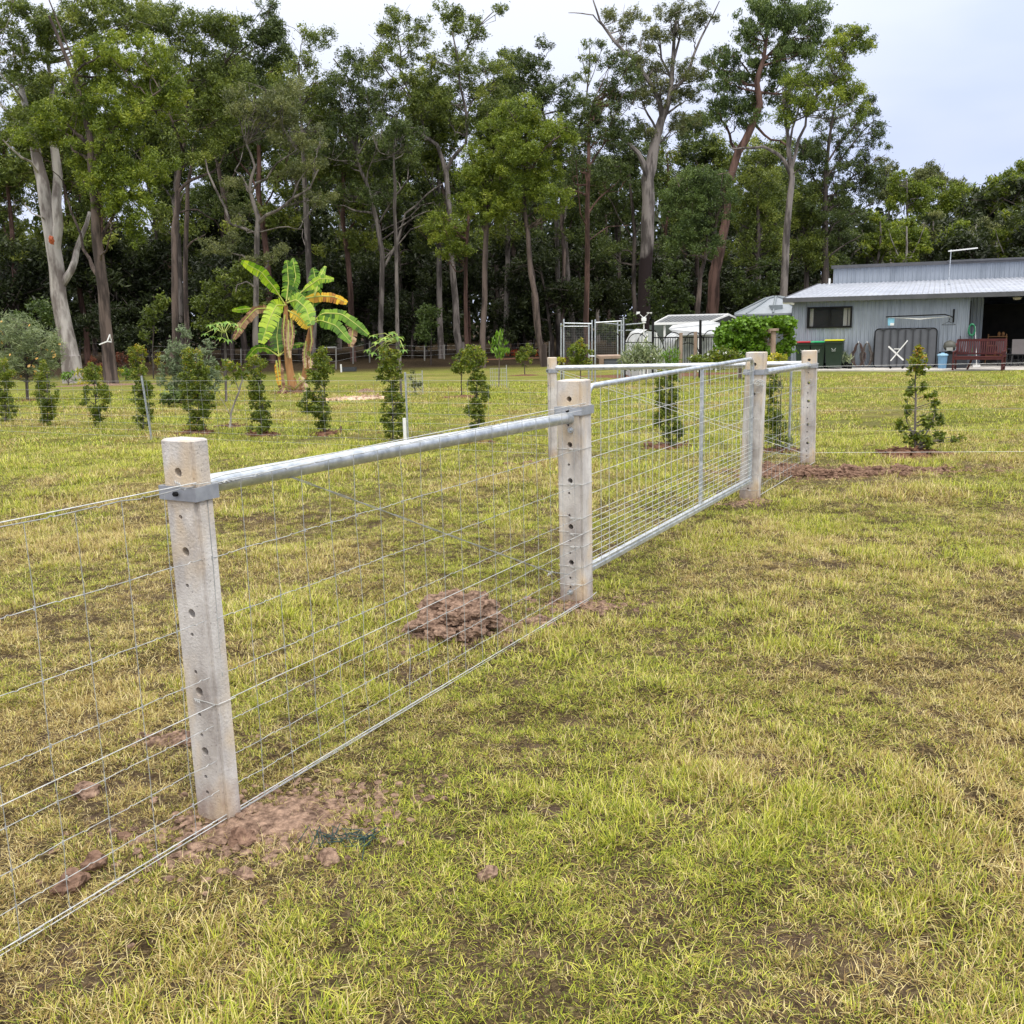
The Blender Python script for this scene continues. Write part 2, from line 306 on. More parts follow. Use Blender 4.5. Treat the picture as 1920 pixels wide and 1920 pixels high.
def make_ground():
    ys=np.concatenate([np.linspace(-30,1.2,14)[:-1],np.linspace(1.2,6,190)[:-1],np.geomspace(6,75,330)[:-1],np.geomspace(75,900,30)])
    us=np.linspace(-1,1,361)
    Y,U=np.meshgrid(ys,us,indexing='ij'); Wd=np.maximum(.62*np.abs(Y)+2.2,2.2)*np.where(np.abs(U)>.97,1+(np.abs(U)-.97)*150,1)
    X=U*Wd
    Z=zg(X,Y)
    near=np.clip(1-(Y-15)/20,0,1)*(Y>0)
    Z=Z+near*((fbm(X*2.2,Y*2.2,31,3)-.5)*.05+(fbm(X*11,Y*11,35,3)-.5)*.022)
    Z=Z+(fbm(X*.12,Y*.12,37,3)-.5)*.12*np.clip((Y-14)/15,0,1)
    V=np.stack([X,Y,Z],-1).reshape(-1,3); r,c=Y.shape
    i=np.arange(r-1)[:,None]*c+np.arange(c-1)[None,:]; i=i.ravel(); Fq=np.stack([i,i+1,i+c+1,i+c],1)
    m,n,b=newmat('lawn_soil'); nd=n.nodes; lk=n.links; b.inputs['Roughness'].default_value=1; b.inputs['Specular IOR Level'].default_value=.05
    ab=nd.new('ShaderNodeAttribute'); ab.attribute_name='bare'; ad=nd.new('ShaderNodeAttribute'); ad.attribute_name='dry'
    g=nd.new('ShaderNodeNewGeometry')
    def noi(s,det,st=(1,1,1)):
        mp=nd.new('ShaderNodeMapping'); mp.inputs['Scale'].default_value=st; lk.new(g.outputs['Position'],mp.inputs[0])
        z=nd.new('ShaderNodeTexNoise'); z.inputs['Scale'].default_value=s; z.inputs['Detail'].default_value=det; z.inputs['Roughness'].default_value=.7; lk.new(mp.outputs[0],z.inputs['Vector']); return z
    def rmp(src,cs):
        r_=nd.new('ShaderNodeValToRGB'); lk.new(src,r_.inputs[0]); el=r_.color_ramp.elements
        while len(el)<len(cs): el.new(.5)
        for k,(p,cc) in enumerate(cs): el[k].position=p; el[k].color=(*cc,1)
        return r_
    def mixc(f,a,bb):
        q=nd.new('ShaderNodeMix'); q.data_type='RGBA'; lk.new(f,q.inputs['Factor']); lk.new(a,q.inputs[6]); lk.new(bb,q.inputs[7]); return q.outputs[2]
    fine=noi(26,5); fine2=noi(60,4)
    soil=rmp(fine.outputs['Fac'],[(.3,(.055,.036,.028)),(.52,(.15,.10,.078)),(.72,(.30,.215,.17))])
    green=rmp(fine.outputs['Fac'],[(.28,(.085,.105,.024)),(.5,(.23,.265,.052)),(.7,(.40,.415,.10))])
    straw=rmp(fine.outputs['Fac'],[(.28,(.13,.11,.04)),(.5,(.34,.30,.09)),(.72,(.54,.48,.18))])
    gs=mixc(ad.outputs['Fac'],green.outputs[0],straw.outputs[0])
    # near the camera real blades cover this sheet, so it shows thatch and soil there
    s=nd.new('ShaderNodeSeparateXYZ'); lk.new(g.outputs['Position'],s.inputs[0])
    fr=nd.new('ShaderNodeMapRange'); lk.new(s.outputs[1],fr.inputs[0]); fr.inputs[1].default_value=7; fr.inputs[2].default_value=17
    thatch=rmp(fine2.outputs['Fac'],[(.34,(.045,.032,.020)),(.52,(.13,.098,.05)),(.70,(.36,.28,.15))])
    base_=mixc(fr.outputs[0],thatch.outputs[0],gs)
    mw=noi(.9,4,(.35,2.2,1)); mwr=rmp(mw.outputs['Fac'],[(.42,(1,1,1)),(.62,(.60,.55,.55))])
    q=nd.new('ShaderNodeMix'); q.data_type='RGBA'; q.blend_type='MULTIPLY'; q.inputs['Factor'].default_value=.85; lk.new(base_,q.inputs[6]); lk.new(mwr.outputs[0],q.inputs[7])
    fin=mixc(ab.outputs['Fac'],q.outputs[2],soil.outputs[0]); 
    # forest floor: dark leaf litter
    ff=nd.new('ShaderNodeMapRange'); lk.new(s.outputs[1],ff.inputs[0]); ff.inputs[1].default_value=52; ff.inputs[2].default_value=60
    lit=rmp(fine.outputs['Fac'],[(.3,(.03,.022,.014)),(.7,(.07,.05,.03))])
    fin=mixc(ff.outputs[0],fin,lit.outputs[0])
    lk.new(fin,b.inputs['Base Color'])
    bp=nd.new('ShaderNodeBump'); bp.inputs['Strength'].default_value=1.; bp.inputs['Distance'].default_value=.05; lk.new(fine2.outputs['Fac'],bp.inputs['Height']); lk.new(bp.outputs[0],b.inputs['Normal'])
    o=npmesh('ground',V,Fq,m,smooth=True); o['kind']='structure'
    for nm,val in (('bare',bare(X,Y)),('dry',dryness(X,Y))):
        a=o.data.attributes.new(nm,'FLOAT','POINT'); a.data.foreach_set('value',val.astype(np.float32).ravel())
    return o
make_ground()
def zlump(X,Y):
    near=np.clip(1-(Y-15)/20,0,1)*(Y>0)
    return zg(X,Y)+near*((fbm(X*2.2,Y*2.2,31,3)-.5)*.05+(fbm(X*11,Y*11,35,3)-.5)*.022)+(fbm(X*.12,Y*.12,37,3)-.5)*.12*np.clip((Y-14)/15,0,1)

# ---------------------------------------------------------------- grass blades
def grassmat():
    m,n,b=newmat('grass_blade'); nd=n.nodes; lk=n.links; b.inputs['Roughness'].default_value=.5; b.inputs['Specular IOR Level'].default_value=.3
    t=nd.new('ShaderNodeAttribute'); t.attribute_name='tint'
    d=nd.new('ShaderNodeAttribute'); d.attribute_type='INSTANCER'; d.attribute_name='dry'
    g=nd.new('ShaderNodeValToRGB'); lk.new(t.outputs['Fac'],g.inputs[0]); el=g.color_ramp.elements
    for _ in range(2): el.new(.5)
    for k,(p,c) in enumerate([(0,(.07,.105,.015)),(.3,(.20,.262,.022)),(.65,(.42,.47,.038)),(1,(.70,.69,.11))]): el[k].position=p; el[k].color=(*c,1)
    s=nd.new('ShaderNodeValToRGB'); lk.new(t.outputs['Fac'],s.inputs[0]); el=s.color_ramp.elements
    for _ in range(2): el.new(.5)
    for k,(p,c) in enumerate([(0,(.14,.08,.040)),(.3,(.35,.24,.08)),(.65,(.56,.45,.15)),(1,(.82,.70,.38))]): el[k].position=p; el[k].color=(*c,1)
    # a blade is straw when its own number is under the tuft's dryness
    t2=nd.new('ShaderNodeMath'); t2.operation='MULTIPLY'; lk.new(t.outputs['Fac'],t2.inputs[0]); t2.inputs[1].default_value=17.31
    t3=nd.new('ShaderNodeMath'); t3.operation='FRACT'; lk.new(t2.outputs[0],t3.inputs[0])
    t4=nd.new('ShaderNodeMath'); t4.operation='SUBTRACT'; lk.new(d.outputs['Fac'],t4.inputs[0]); lk.new(t3.outputs[0],t4.inputs[1])
    mr=nd.new('ShaderNodeMapRange'); lk.new(t4.outputs[0],mr.inputs[0]); mr.inputs[1].default_value=-.18; mr.inputs[2].default_value=.12
    mx=nd.new('ShaderNodeMix'); mx.data_type='RGBA'; lk.new(mr.outputs[0],mx.inputs['Factor']); lk.new(g.outputs[0],mx.inputs[6]); lk.new(s.outputs[0],mx.inputs[7])
    lk.new(mx.outputs[2],b.inputs['Base Color'])
    tr=nd.new('ShaderNodeBsdfTranslucent'); lk.new(mx.outputs[2],tr.inputs[0]); ms=nd.new('ShaderNodeMixShader'); ms.inputs[0].default_value=.3
    lk.new(b.outputs[0],ms.inputs[1]); lk.new(tr.outputs[0],ms.inputs[2]); lk.new(ms.outputs[0],nd['Material Output'].inputs[0])
    return m
GRASS=grassmat()
def tuft(name,nb,rad,l0,l1,w,flatness,seed):
    g=np.random.default_rng(seed); a=g.uniform(0,2*np.pi,nb); rr=rad*np.sqrt(g.uniform(0,1,nb)); p=np.stack([rr*np.cos(a),rr*np.sin(a),np.full(nb,-.006)],1)
    az=a+g.normal(0,1.1,nb); el=np.clip(g.normal(flatness,.38,nb),.05,1.45); Ln=g.uniform(l0,l1,nb)*g.uniform(.6,1.2,nb)
    V=[];T=g.uniform(0,1,nb)
    prev=p.copy(); h=np.stack([np.cos(az),np.sin(az)],1); side=np.stack([-np.sin(az),np.cos(az),np.zeros(nb)],1)
    segs=3; rows=[]
    for k in range(segs+1):
        wk=w*(1-.92*(k/segs)**1.3)*g.uniform(.9,1.1)
        rows.append((prev-side*wk/2,prev+side*wk/2))
        e2=el-(k)*.20
        prev=prev+np.stack([h[:,0]*np.cos(e2),h[:,1]*np.cos(e2),np.sin(e2)],1)*(Ln/segs)[:,None]
        prev[:,2]=np.maximum(prev[:,2],.002)
    V=np.stack([q for r_ in rows for q in r_],1).reshape(-1,3)
    b0=np.arange(nb)*2*(segs+1); Fq=np.concatenate([np.stack([b0+2*k,b0+2*k+1,b0+2*k+3,b0+2*k+2],1) for k in range(segs)])
    me=bpy.data.meshes.new(name); me.vertices.add(len(V)); me.vertices.foreach_set('co',V.astype(np.float32).ravel()); me.loops.add(Fq.size); me.loops.foreach_set('vertex_index',Fq.astype(np.int32).ravel())
    me.polygons.add(len(Fq)); me.polygons.foreach_set('loop_start',np.arange(0,Fq.size,4,dtype=np.int32)); me.update(calc_edges=True)
    at_=me.attributes.new('tint','FLOAT','FACE'); at_.data.foreach_set('value',np.tile(T,segs).astype(np.float32)); me.materials.append(GRASS)
    return bpy.data.objects.new(name,me)
tc_=bpy.data.collections.new('tuft_shapes')
specs=[]
for k in range(5): specs.append((34,.045,.018,.042,.0030,.8))      # short mown
for k in range(3): specs.append((30,.040,.03,.06,.0034,1.0))     # longer
for k in range(3): specs.append((24,.06,.02,.075,.0027,.16))       # flattened thatch
for k in range(3): specs.append((70,.13,.03,.06,.0075,.85))        # coarser, for the distance
for k,s_ in enumerate(specs): tc_.objects.link(tuft('t%02d'%k,*s_,seed=100+k))
def make_grass():
    PX=[];I=[];S=[]
    def band(y0,y1,dens,ids,sc0,sc1,jit=1.):
        w=.62*y1+.7; n=int((y1-y0)*2*w*dens); x=rng.uniform(-w,w,n); y=rng.uniform(y0,y1,n)
        k=np.abs(x)<.62*y+.6; x=x[k];y=y[k]
        b=bare(x,y); d=dryness(x,y); cl=fbm(x*8+1,y*8,61,2)+.35*(vnoise(x*21,y*21,66)-.5); keep=(rng.uniform(0,1,len(x))>b*.93)&((rng.uniform(0,1,len(x))<np.clip((cl-.27)*4.2,.2,1))|(y>15))
        k2=keep|((rng.uniform(0,1,len(x))<.45)&(ids!='far')); lit_=~keep[k2]; x=x[k2];y=y[k2];b=b[k2]
        PX.append(np.stack([x,y],1)); long_=fbm(x*1.3+9,y*1.3,51,3)
        c=rng.uniform(0,1,len(x)); idx=np.where(c<.58,rng.integers(0,5,len(x)),rng.integers(8,11,len(x)))
        idx=np.where((long_>.55)&(c<.45),rng.integers(5,8,len(x)),idx)
        idx=np.where(lit_,rng.integers(8,11,len(x)),idx)
        if ids=='far': idx=rng.integers(11,14,len(x))
        I.append(idx); S.append(rng.uniform(sc0,sc1,len(x))*(1-.35*b)*(0.62+.85*long_))
    band(1.75,4.2,1500,'n',.72,1.05); band(4.2,8,850,'n',.8,1.15); band(8,14,300,'n',1.1,1.6)
    band(10,20,22,'far',.9,1.35); band(20,34,9,'far',1.1,1.7)
    P=np.concatenate(PX); I_=np.concatenate(I); S_=np.concatenate(S); n=len(P)
    Z=zlump(P[:,0],P[:,1]); V=np.column_stack([P,Z])
    me=bpy.data.meshes.new('lawn_grass'); me.vertices.add(n); me.vertices.foreach_set('co',V.astype(np.float32).ravel())
    dr=np.clip(dryness(P[:,0],P[:,1])*.75+.10+rng.normal(0,.16,n)+.35*((I_>=8)&(I_<11))+bare(P[:,0],P[:,1])*.5,0,1)
    for nm,ty,val in (('idx','INT',I_.astype(np.int32)),('sc','FLOAT',S_.astype(np.float32)),('dry','FLOAT',dr.astype(np.float32))):
        a=me.attributes.new(nm,ty,'POINT'); a.data.foreach_set('value',val)
    rot=np.column_stack([rng.normal(0,.12,n),rng.normal(0,.12,n),rng.uniform(0,6.283,n)]).astype(np.float32)
    a=me.attributes.new('rot','FLOAT_VECTOR','POINT'); a.data.foreach_set('vector',rot.ravel())
    o=bpy.data.objects.new('lawn_grass',me); COL.objects.link(o)
    setprops(o,'short mown lawn grass, lime green mixed with straw-coloured blades','grass',kind='stuff')
    g=bpy.data.node_groups.new('scatter_tufts','GeometryNodeTree'); g.interface.new_socket('Geometry',in_out='INPUT',socket_type='NodeSocketGeometry'); g.interface.new_socket('Geometry',in_out='OUTPUT',socket_type='NodeSocketGeometry')
    nd=g.nodes; lk=g.links; gi=nd.new('NodeGroupInput'); go=nd.new('NodeGroupOutput'); ip=nd.new('GeometryNodeInstanceOnPoints'); ci=nd.new('GeometryNodeCollectionInfo')
    ci.inputs['Collection'].default_value=tc_; ci.inputs['Separate Children'].default_value=True; ci.inputs['Reset Children'].default_value=True
    def na(nm,dt):
        q=nd.new('GeometryNodeInputNamedAttribute'); q.data_type=dt; q.inputs[0].default_value=nm; return q.outputs[0]
    lk.new(gi.outputs[0],ip.inputs['Points']); lk.new(ci.outputs[0],ip.inputs['Instance']); ip.inputs['Pick Instance'].default_value=True
    lk.new(na('idx','INT'),ip.inputs['Instance Index']); lk.new(na('rot','FLOAT_VECTOR'),ip.inputs['Rotation']); lk.new(na('sc','FLOAT'),ip.inputs['Scale'])
    lk.new(ip.outputs[0],go.inputs[0]); md=o.modifiers.new('scatter','NODES'); md.node_group=g
    print('grass tufts',n)
make_grass()

# ---------------------------------------------------------------- foliage
def leaf_quads(C,Ls,Wd,droop=0.,g=rng,up=0.):
    n=len(C); d=g.normal(0,1,(n,3)); d[:,2]=d[:,2]*.7-droop+up; d/=np.linalg.norm(d,axis=1)[:,None]
    s=np.cross(d,g.normal(0,1,(n,3))); s/=np.linalg.norm(s,axis=1)[:,None]
    l=(Ls*g.uniform(.6,1.3,n))[:,None]; w=(Wd*g.uniform(.7,1.2,n))[:,None]
    V=np.stack([C-d*l*.5,C+s*w*.5,C+d*l*.5,C-s*w*.5],1).reshape(-1,3)
    return V,np.arange(4*n).reshape(n,4)
def clump_pts(c,r,n,g,flat_=.75,shell=.45):
    d=g.normal(0,1,(n,3)); d/=np.linalg.norm(d,axis=1)[:,None]; u=g.uniform(shell**3,1,n)**(1/3)*(1+g.normal(0,.10,n))
    p=d*u[:,None]*r; p[:,2]*=flat_
    # break the ball into smaller puffs
    k=max(3,int(5+r*2)); s=g.normal(0,1,(k,3)); s/=np.linalg.norm(s,axis=1)[:,None]; s*=r*.75; s[:,2]*=flat_; j=g.integers(0,k,n)
    p=np.where((g.uniform(0,1,n)<.72)[:,None],s[j]+g.normal(0,r*.19,(n,3)),p)
    lo=g.uniform(0,1,n)<.13; p=np.where(lo[:,None],p*g.uniform(1.05,1.7,(n,1)),p)
    return c+p
def wob(pts,g,amp):
    P=np.array(pts,float); out_=[P[0]]
    for a,b in zip(P[:-1],P[1:]):
        m=(a+b)/2; m[:3]+=g.normal(0,amp,3)*np.linalg.norm((b-a)[:3]); out_+=[m,b]
    return np.array(out_)
def tree(name,label,Y,trunk,limbs,crown,leaf,bark,leafL=.26,dens=1.,clr=15,group=None,depth=.8,twigs=14,droop=.3,cat='tree',seed=0,sky_gap=.0):
    g=np.random.default_rng(seed+int(Y*10)+int(trunk[0][0])); s=Y/F; leafL=leafL*.64
    b=base(trunk[0][0],Y)
    root=empty(name,b,label,cat,group)
    mb=MB()
    def path(pts,first=False,dy0=0,dy1=0):
        P=[]
        for k,(px,py,w) in enumerate(pts):
            t=k/max(1,len(pts)-1); p=at(px,py,Y+dy0+(dy1-dy0)*t); P.append([*p,w*s*.385])
        if first: P[0][:3]=[b[0],b[1],b[2]-.15]
        return wob(P,g,.02 if first else .05)
    tp=path(trunk,True,0,g.uniform(-1,1)); mb.tube(tp[:,:3],tp[:,3],10); tips=[tp]
    if True: # root flare
        fl=tp[0].copy(); mb.tube([fl[:3],fl[:3]+[0,0,.5],fl[:3]+[0,0,1.4]],[fl[3]*1.18,fl[3]*1.05,fl[3]*.98],10)
    for lb in limbs:
        P=path(lb,False,0,g.uniform(-2,2)); sk0=np.array([np.interp(np.linspace(0,len(tp)-1,80),np.arange(len(tp)),tp[:,k]) for k in range(4)]).T; j=int(np.argmin(np.linalg.norm(sk0[:,:3]-P[0,:3],axis=1))); P=np.concatenate([[[*sk0[j,:3]-np.array([0,0,.2]),min(P[0,3]*1.1,sk0[j,3]*.9)]],P[1:]]) if np.linalg.norm(sk0[j,:3]-P[0,:3])<sk0[j,3]+1.2 else P; mb.tube(P[:,:3],P[:,3],7); tips.append(P)
    # clumps
    Cs=[];Rs=[]
    for (cx,cy,rx,ry) in crown:
        n=max(3,int(dens*1.9*rx*ry/(clr*clr)))
        for _ in range(n):
            a=g.uniform(0,6.283); q=math.sqrt(g.uniform(0,1)); dy=g.uniform(-1,1)*depth*rx*s*1.1
            Cs.append(at(cx+rx*q*math.cos(a)*.92,cy+ry*q*math.sin(a)*.92,Y+dy)); Rs.append(clr*s*g.uniform(.65,1.35))
    Cs=np.array(Cs); Rs=np.array(Rs)
    # twigs linking clumps to the nearest wood below
    sk=np.concatenate([np.column_stack([np.array([np.interp(np.linspace(0,len(P)-1,24),np.arange(len(P)),P[:,k]) for k in range(4)]).T]) for P in tips])
    order=g.permutation(len(Cs))[:twigs]
    for i in order:
        c=Cs[i]; dd=np.linalg.norm(sk[:,:3]-c,axis=1)+np.where(sk[:,2]>c[2]-.5,6,0); j=int(np.argmin(dd)); a=sk[j]
        m=(a[:3]+c)/2+g.normal(0,.08,3)*np.linalg.norm(c-a[:3])-np.array([0,0,.06*np.linalg.norm(c-a[:3])]); r0=min(a[3]*.6,.11)
        P=np.array([a[:3],m,c]); P=np.array([np.interp(np.linspace(0,2,7),[0,1,2],P[:,k]) for k in range(3)]).T+g.normal(0,.10,(7,3))*np.linspace(0,1,7)[:,None]; mb.tube(P,np.linspace(r0,.018,7),5)
        for _ in range(2):
            q=P[g.integers(3,7)]; mb.tube([q,q+g.normal(0,.5,3)*Rs[i],q+g.normal(0,.9,3)*Rs[i]+[0,0,.3]],[.025,.018,.008],4)
    mb.build('trunk',bark,root,smooth=True)
    A=[];T=[]
    for c,r in zip(Cs,Rs):
        n=int(np.clip(dens**.3*2.6*math.pi*r*r/(leafL*leafL*.30),40,2600)); p=clump_pts(c,r,n,g); A.append(p)
        T.append(np.clip(g.normal(.42,.2,n)+g.normal(0,.17),0,1))
    A=np.concatenate(A);T=np.concatenate(T)
    V,Fq=leaf_quads(A,leafL*1.15,leafL*.36,droop+.25,g); npmesh('crown',V,Fq,leaf,root,tint=T)
    return root
nleaf=0
TR=[
 dict(name='gum_tree',label='pale smooth-barked gum with two stems and an orange wound at far left',Y=46,trunk=[(138,693,46),(120,610,38),(106,500,35),(93,420,33),(80,340,28),(64,268,22),(48,200,15),(30,120,9)],
  limbs=[[(106,470,24),(106,380,23),(104,290,20),(96,200,12),(88,110,8),(100,20,5)],[(124,530,18),(140,490,15),(152,445,12),(168,398,8)],[(56,262,12),(20,215,8),(-20,170,6)],[(75,310,6),(40,295,5),(5,262,3)],[(92,408,5),(60,400,3),(45,380,2)],[(40,170,6),(10,150,4),(-20,100,3)]],
  crown=[(40,50,70,50),(110,55,60,45),(20,120,45,35),(70,130,55,40),(190,20,60,36),(250,30,50,34),(210,60,60,26),(0,10,60,40),(20,245,20,25),(60,225,38,25),(170,15,60,30)],leaf=LF_GUM,bark=BK_PALE,leafL=.2,clr=13,dens=1.0,twigs=30),
 dict(name='gum_tree',label='leafy gum with rough reddish trunk and white tape, beside the pale gum',Y=44,trunk=[(209,705,32),(197,600,27),(188,500,25),(180,430,23),(174,350,18),(169,260,15),(155,190,12),(125,110,9),(92,30,6)],
  limbs=[[(188,520,12),(168,485,8),(152,440,6),(118,340,4)],[(182,450,10),(215,400,7),(250,350,5)],[(172,300,9),(230,220,6),(300,170,4)],[(158,200,6),(140,120,4),(92,0,3)],[(188,490,7),(200,470,5),(210,430,3)]],
  crown=[(232,95,95,36),(300,140,50,50),(330,170,28,45),(180,140,65,50),(235,190,95,45),(75,225,28,28),(130,215,55,35),(190,250,80,38),(240,300,60,42),(165,290,35,28),(312,320,26,24),(215,350,90,30),(235,385,62,28),(245,430,27,38),(205,320,70,30),(60,250,35,25),(110,245,35,25)],leaf=LF_LIME,bark=BK_BROWN,leafL=.19,clr=13,dens=1.25,twigs=34),
 dict(name='gum_tree',label='left of two straight brown trunks, burnt at its foot, right of the taped gum',Y=58,trunk=[(327,690,18),(328,560,16),(327,430,15),(333,345,12),(345,280,9),(350,200,7),(360,100,5)],
  limbs=[[(333,350,8),(360,337,7),(400,322,5),(420,290,3)],[(330,395,5),(370,393,4),(400,412,3)],[(345,280,6),(320,220,4),(300,160,3)]],
  crown=[(345,120,60,50),(330,50,40,45),(285,40,34,34),(375,45,50,28),(300,30,40,30),(420,60,35,35),(340,215,50,40),(415,220,55,45),(370,280,50,28),(430,155,50,50),(390,160,40,40)],leaf=LF_GUM,bark=BK_BROWN,leafL=.25,clr=15,dens=1.1,twigs=26),
 dict(name='gum_tree',label='right of two straight brown trunks, with a small dead side branch low down',Y=61,trunk=[(350,690,13),(348,560,12),(349,440,11),(352,350,9),(365,260,6),(420,120,4)],
  limbs=[[(352,460,5),(365,450,4),(385,440,3)]],crown=[(460,70,45,40),(480,130,45,40),(498,40,24,42),(512,90,28,45),(440,190,45,35),(470,230,45,40)],leaf=LF_DARK,bark=BK_BROWN,leafL=.26,clr=15,dens=1.2,twigs=20),
 dict(name='twisted_gum_tree',label='crooked gum with bare pale twisting branches behind the banana clump',Y=50,trunk=[(481,680,15),(480,560,13),(482,440,13),(484,408,12),(468,352,8),(478,312,6),(462,270,4)],
  limbs=[[(484,412,9),(520,395,7),(548,372,6),(582,352,4),(597,318,3)],[(470,352,6),(500,335,5),(520,305,4),(556,282,2)],[(478,430,7),(432,420,6),(402,350,5),(385,298,3)],[(480,535,5),(462,528,4),(445,534,3),(442,548,2)],[(548,372,4),(560,340,3),(590,300,2)],[(468,352,5),(440,320,3),(455,285,2)],[(510,430,3),(540,425,2.5),(568,430,2),(572,460,1.5)],[(520,395,3),(560,380,2.5),(600,372,2)]],
  crown=[(500,210,70,38),(560,250,60,36),(455,190,35,28),(575,310,45,24),(520,170,50,30),(600,370,35,18),(440,350,30,20),(530,330,30,16),(420,460,40,25),(500,480,40,24),(460,400,30,18)],leaf=LF_GREY,bark=BK_GREY,leafL=.2,clr=12,dens=.8,twigs=40),
 dict(name='gum_tree',label='grey trunk with a blunt broken stub rising behind the twisted gum',Y=68,trunk=[(585,655,16),(580,520,15),(574,400,14),(572,355,12),(566,240,7),(560,120,5)],limbs=[[(572,360,8),(582,352,7)]],
  crown=[(560,110,36,28),(540,180,45,40),(600,75,26,20),(600,150,45,30),(610,215,50,36),(575,60,12,10),(590,250,40,30)],leaf=LF_GUM,bark=BK_GREY,leafL=.27,clr=14,dens=1.0,twigs=26),
 dict(name='gum_tree',label='forest gum with a fan of bare dead branches left of the thin pale trunk',Y=66,trunk=[(722,650,13),(716,540,12),(708,420,11),(688,345,8),(668,295,5)],
  limbs=[[(716,500,6),(760,400,5),(800,365,4),(830,345,3)],[(745,440,4),(780,405,3),(820,395,2)],[(735,480,4),(770,430,3),(810,418,2)],[(708,420,5),(740,370,4),(770,330,3)],[(700,380,4),(690,320,3),(705,280,2)],[(745,425,3),(790,385,2.5),(815,380,2)]],
  crown=[(655,250,50,35),(710,290,45,30),(625,290,45,35),(690,190,50,40),(645,170,45,40),(655,105,34,26),(750,300,45,28),(700,370,50,22),(640,360,45,30)],leaf=LF_DARK,bark=BK_GREY,leafL=.27,clr=14,dens=1.0,twigs=44),
 dict(name='slender_tree',label='very thin pale straight trunk standing alone right of the banana clump',Y=60,trunk=[(747,665,10),(744,560,9),(742,440,8),(741,350,7),(738,290,4)],limbs=[],crown=[(745,265,40,28),(720,240,32,24),(770,250,34,26)],leaf=LF_DARK,bark=BK_GREY,leafL=.24,clr=13,dens=1.,twigs=14),
 dict(name='gum_tree',label='widest-crowned gum in the middle, its pale trunk forking into a Y',Y=67,trunk=[(866,655,18),(854,560,15),(847,480,14),(842,390,13),(836,320,12),(820,272,9),(780,245,6),(700,205,4),(625,110,3)],
  limbs=[[(836,320,9),(858,285,8),(873,270,7),(872,200,6),(860,120,5),(848,60,3)],[(872,240,5),(885,190,4),(930,150,3)],[(800,255,5),(775,190,5),(750,130,4),(745,60,3)],[(775,190,4),(730,140,3),(700,100,2)],[(860,120,4),(890,60,3),(925,22,2)]],
  crown=[(722,30,24,32),(752,60,38,34),(800,60,16,30),(842,18,26,22),(862,55,42,34),(932,18,16,14),(905,55,14,12),(735,115,50,28),(790,130,45,28),(850,110,55,30),(770,165,50,32),(845,170,60,32),(800,205,50,28),(860,220,50,26),(925,125,55,24),(905,175,50,26),(690,130,36,26),(740,200,45,26),(930,210,36,24)],leaf=LF_GUM,bark=BK_GREY,leafL=.25,clr=12,dens=.95,twigs=50),
 dict(name='gum_tree',label='mid-height bright gum on a slim straight trunk in the centre of the forest edge',Y=57,trunk=[(905,660,16),(909,560,13),(912,430,12),(908,340,8),(900,280,5)],limbs=[[(910,430,6),(880,400,4),(860,380,3)],[(911,410,5),(935,370,4)]],
  crown=[(897,285,34,28),(920,325,48,36),(888,340,40,30),(905,380,52,30),(945,360,28,30),(870,375,28,26),(930,405,30,16)],leaf=LF_LIME,bark=BK_BROWN,leafL=.21,clr=12,dens=1.25,twigs=24),
 dict(name='gum_tree',label='thin red-barked trunk between two grey ones below bright foliage',Y=62,trunk=[(876,655,10),(873,560,9),(874,470,8),(880,380,5)],limbs=[],crown=[(840,425,45,26),(870,450,42,25),(850,470,38,18),(820,440,24,22)],leaf=LF_LIME,bark=BK_RED,leafL=.23,clr=12,dens=1.1,twigs=14),
 dict(name='gum_tree',label='brightest lime-green gum, rounded crown on a leaning trunk right of centre',Y=56,trunk=[(1020,660,14),(1005,560,13),(992,470,12),(984,400,10),(985,320,8),(985,240,5)],limbs=[[(1006,655,10),(1000,560,9),(990,470,8)],[(985,330,5),(1020,280,4),(1050,255,3)],[(988,400,4),(1030,385,3)]],
  crown=[(975,205,42,24),(1018,235,45,30),(945,235,42,28),(985,265,56,34),(1066,250,22,22),(1045,265,30,24),(985,310,55,34),(1025,320,34,30),(950,300,36,30),(1000,350,52,26),(1053,372,20,22),(1025,395,34,16),(975,375,40,20)],leaf=LF_LIME,bark=BK_BROWN,leafL=.2,clr=12,dens=1.3,twigs=30),
 dict(name='gum_tree',label='grey straight trunk with rounded dark clumps breaking the skyline above the lime gum',Y=74,trunk=[(1048,655,13),(1046,540,12),(1043,410,10),(1030,280,7),(1010,180,5)],limbs=[[(1030,280,5),(985,190,4),(975,120,3)],[(1010,180,4),(1020,110,3)]],
  crown=[(985,105,34,28),(1022,82,13,12),(1005,130,34,24),(955,115,36,26),(1000,165,40,24),(1045,160,30,22),(950,160,36,26),(1060,185,34,22),(1030,200,40,22)],leaf=LF_DARK,bark=BK_GREY,leafL=.27,clr=11,dens=1.,twigs=30),
 dict(name='gum_tree',label='grey trunk whose tiny umbrella-like top pokes into the open sky',Y=76,trunk=[(1078,655,13),(1066,540,12),(1057,420,10),(1075,280,6),(1100,180,4),(1106,90,2.5)],limbs=[[(1103,150,2),(1120,115,1.5),(1128,85,1)],[(1102,150,2),(1092,110,1.5)]],
  crown=[(1100,83,16,6),(1128,80,7,6),(1097,112,14,6),(1118,108,9,5),(1102,130,7,4),(1085,150,20,12),(1095,200,34,24),(1075,240,34,30),(1130,215,36,24)],leaf=LF_GUM,bark=BK_GREY,leafL=.24,clr=8,dens=.95,twigs=26),
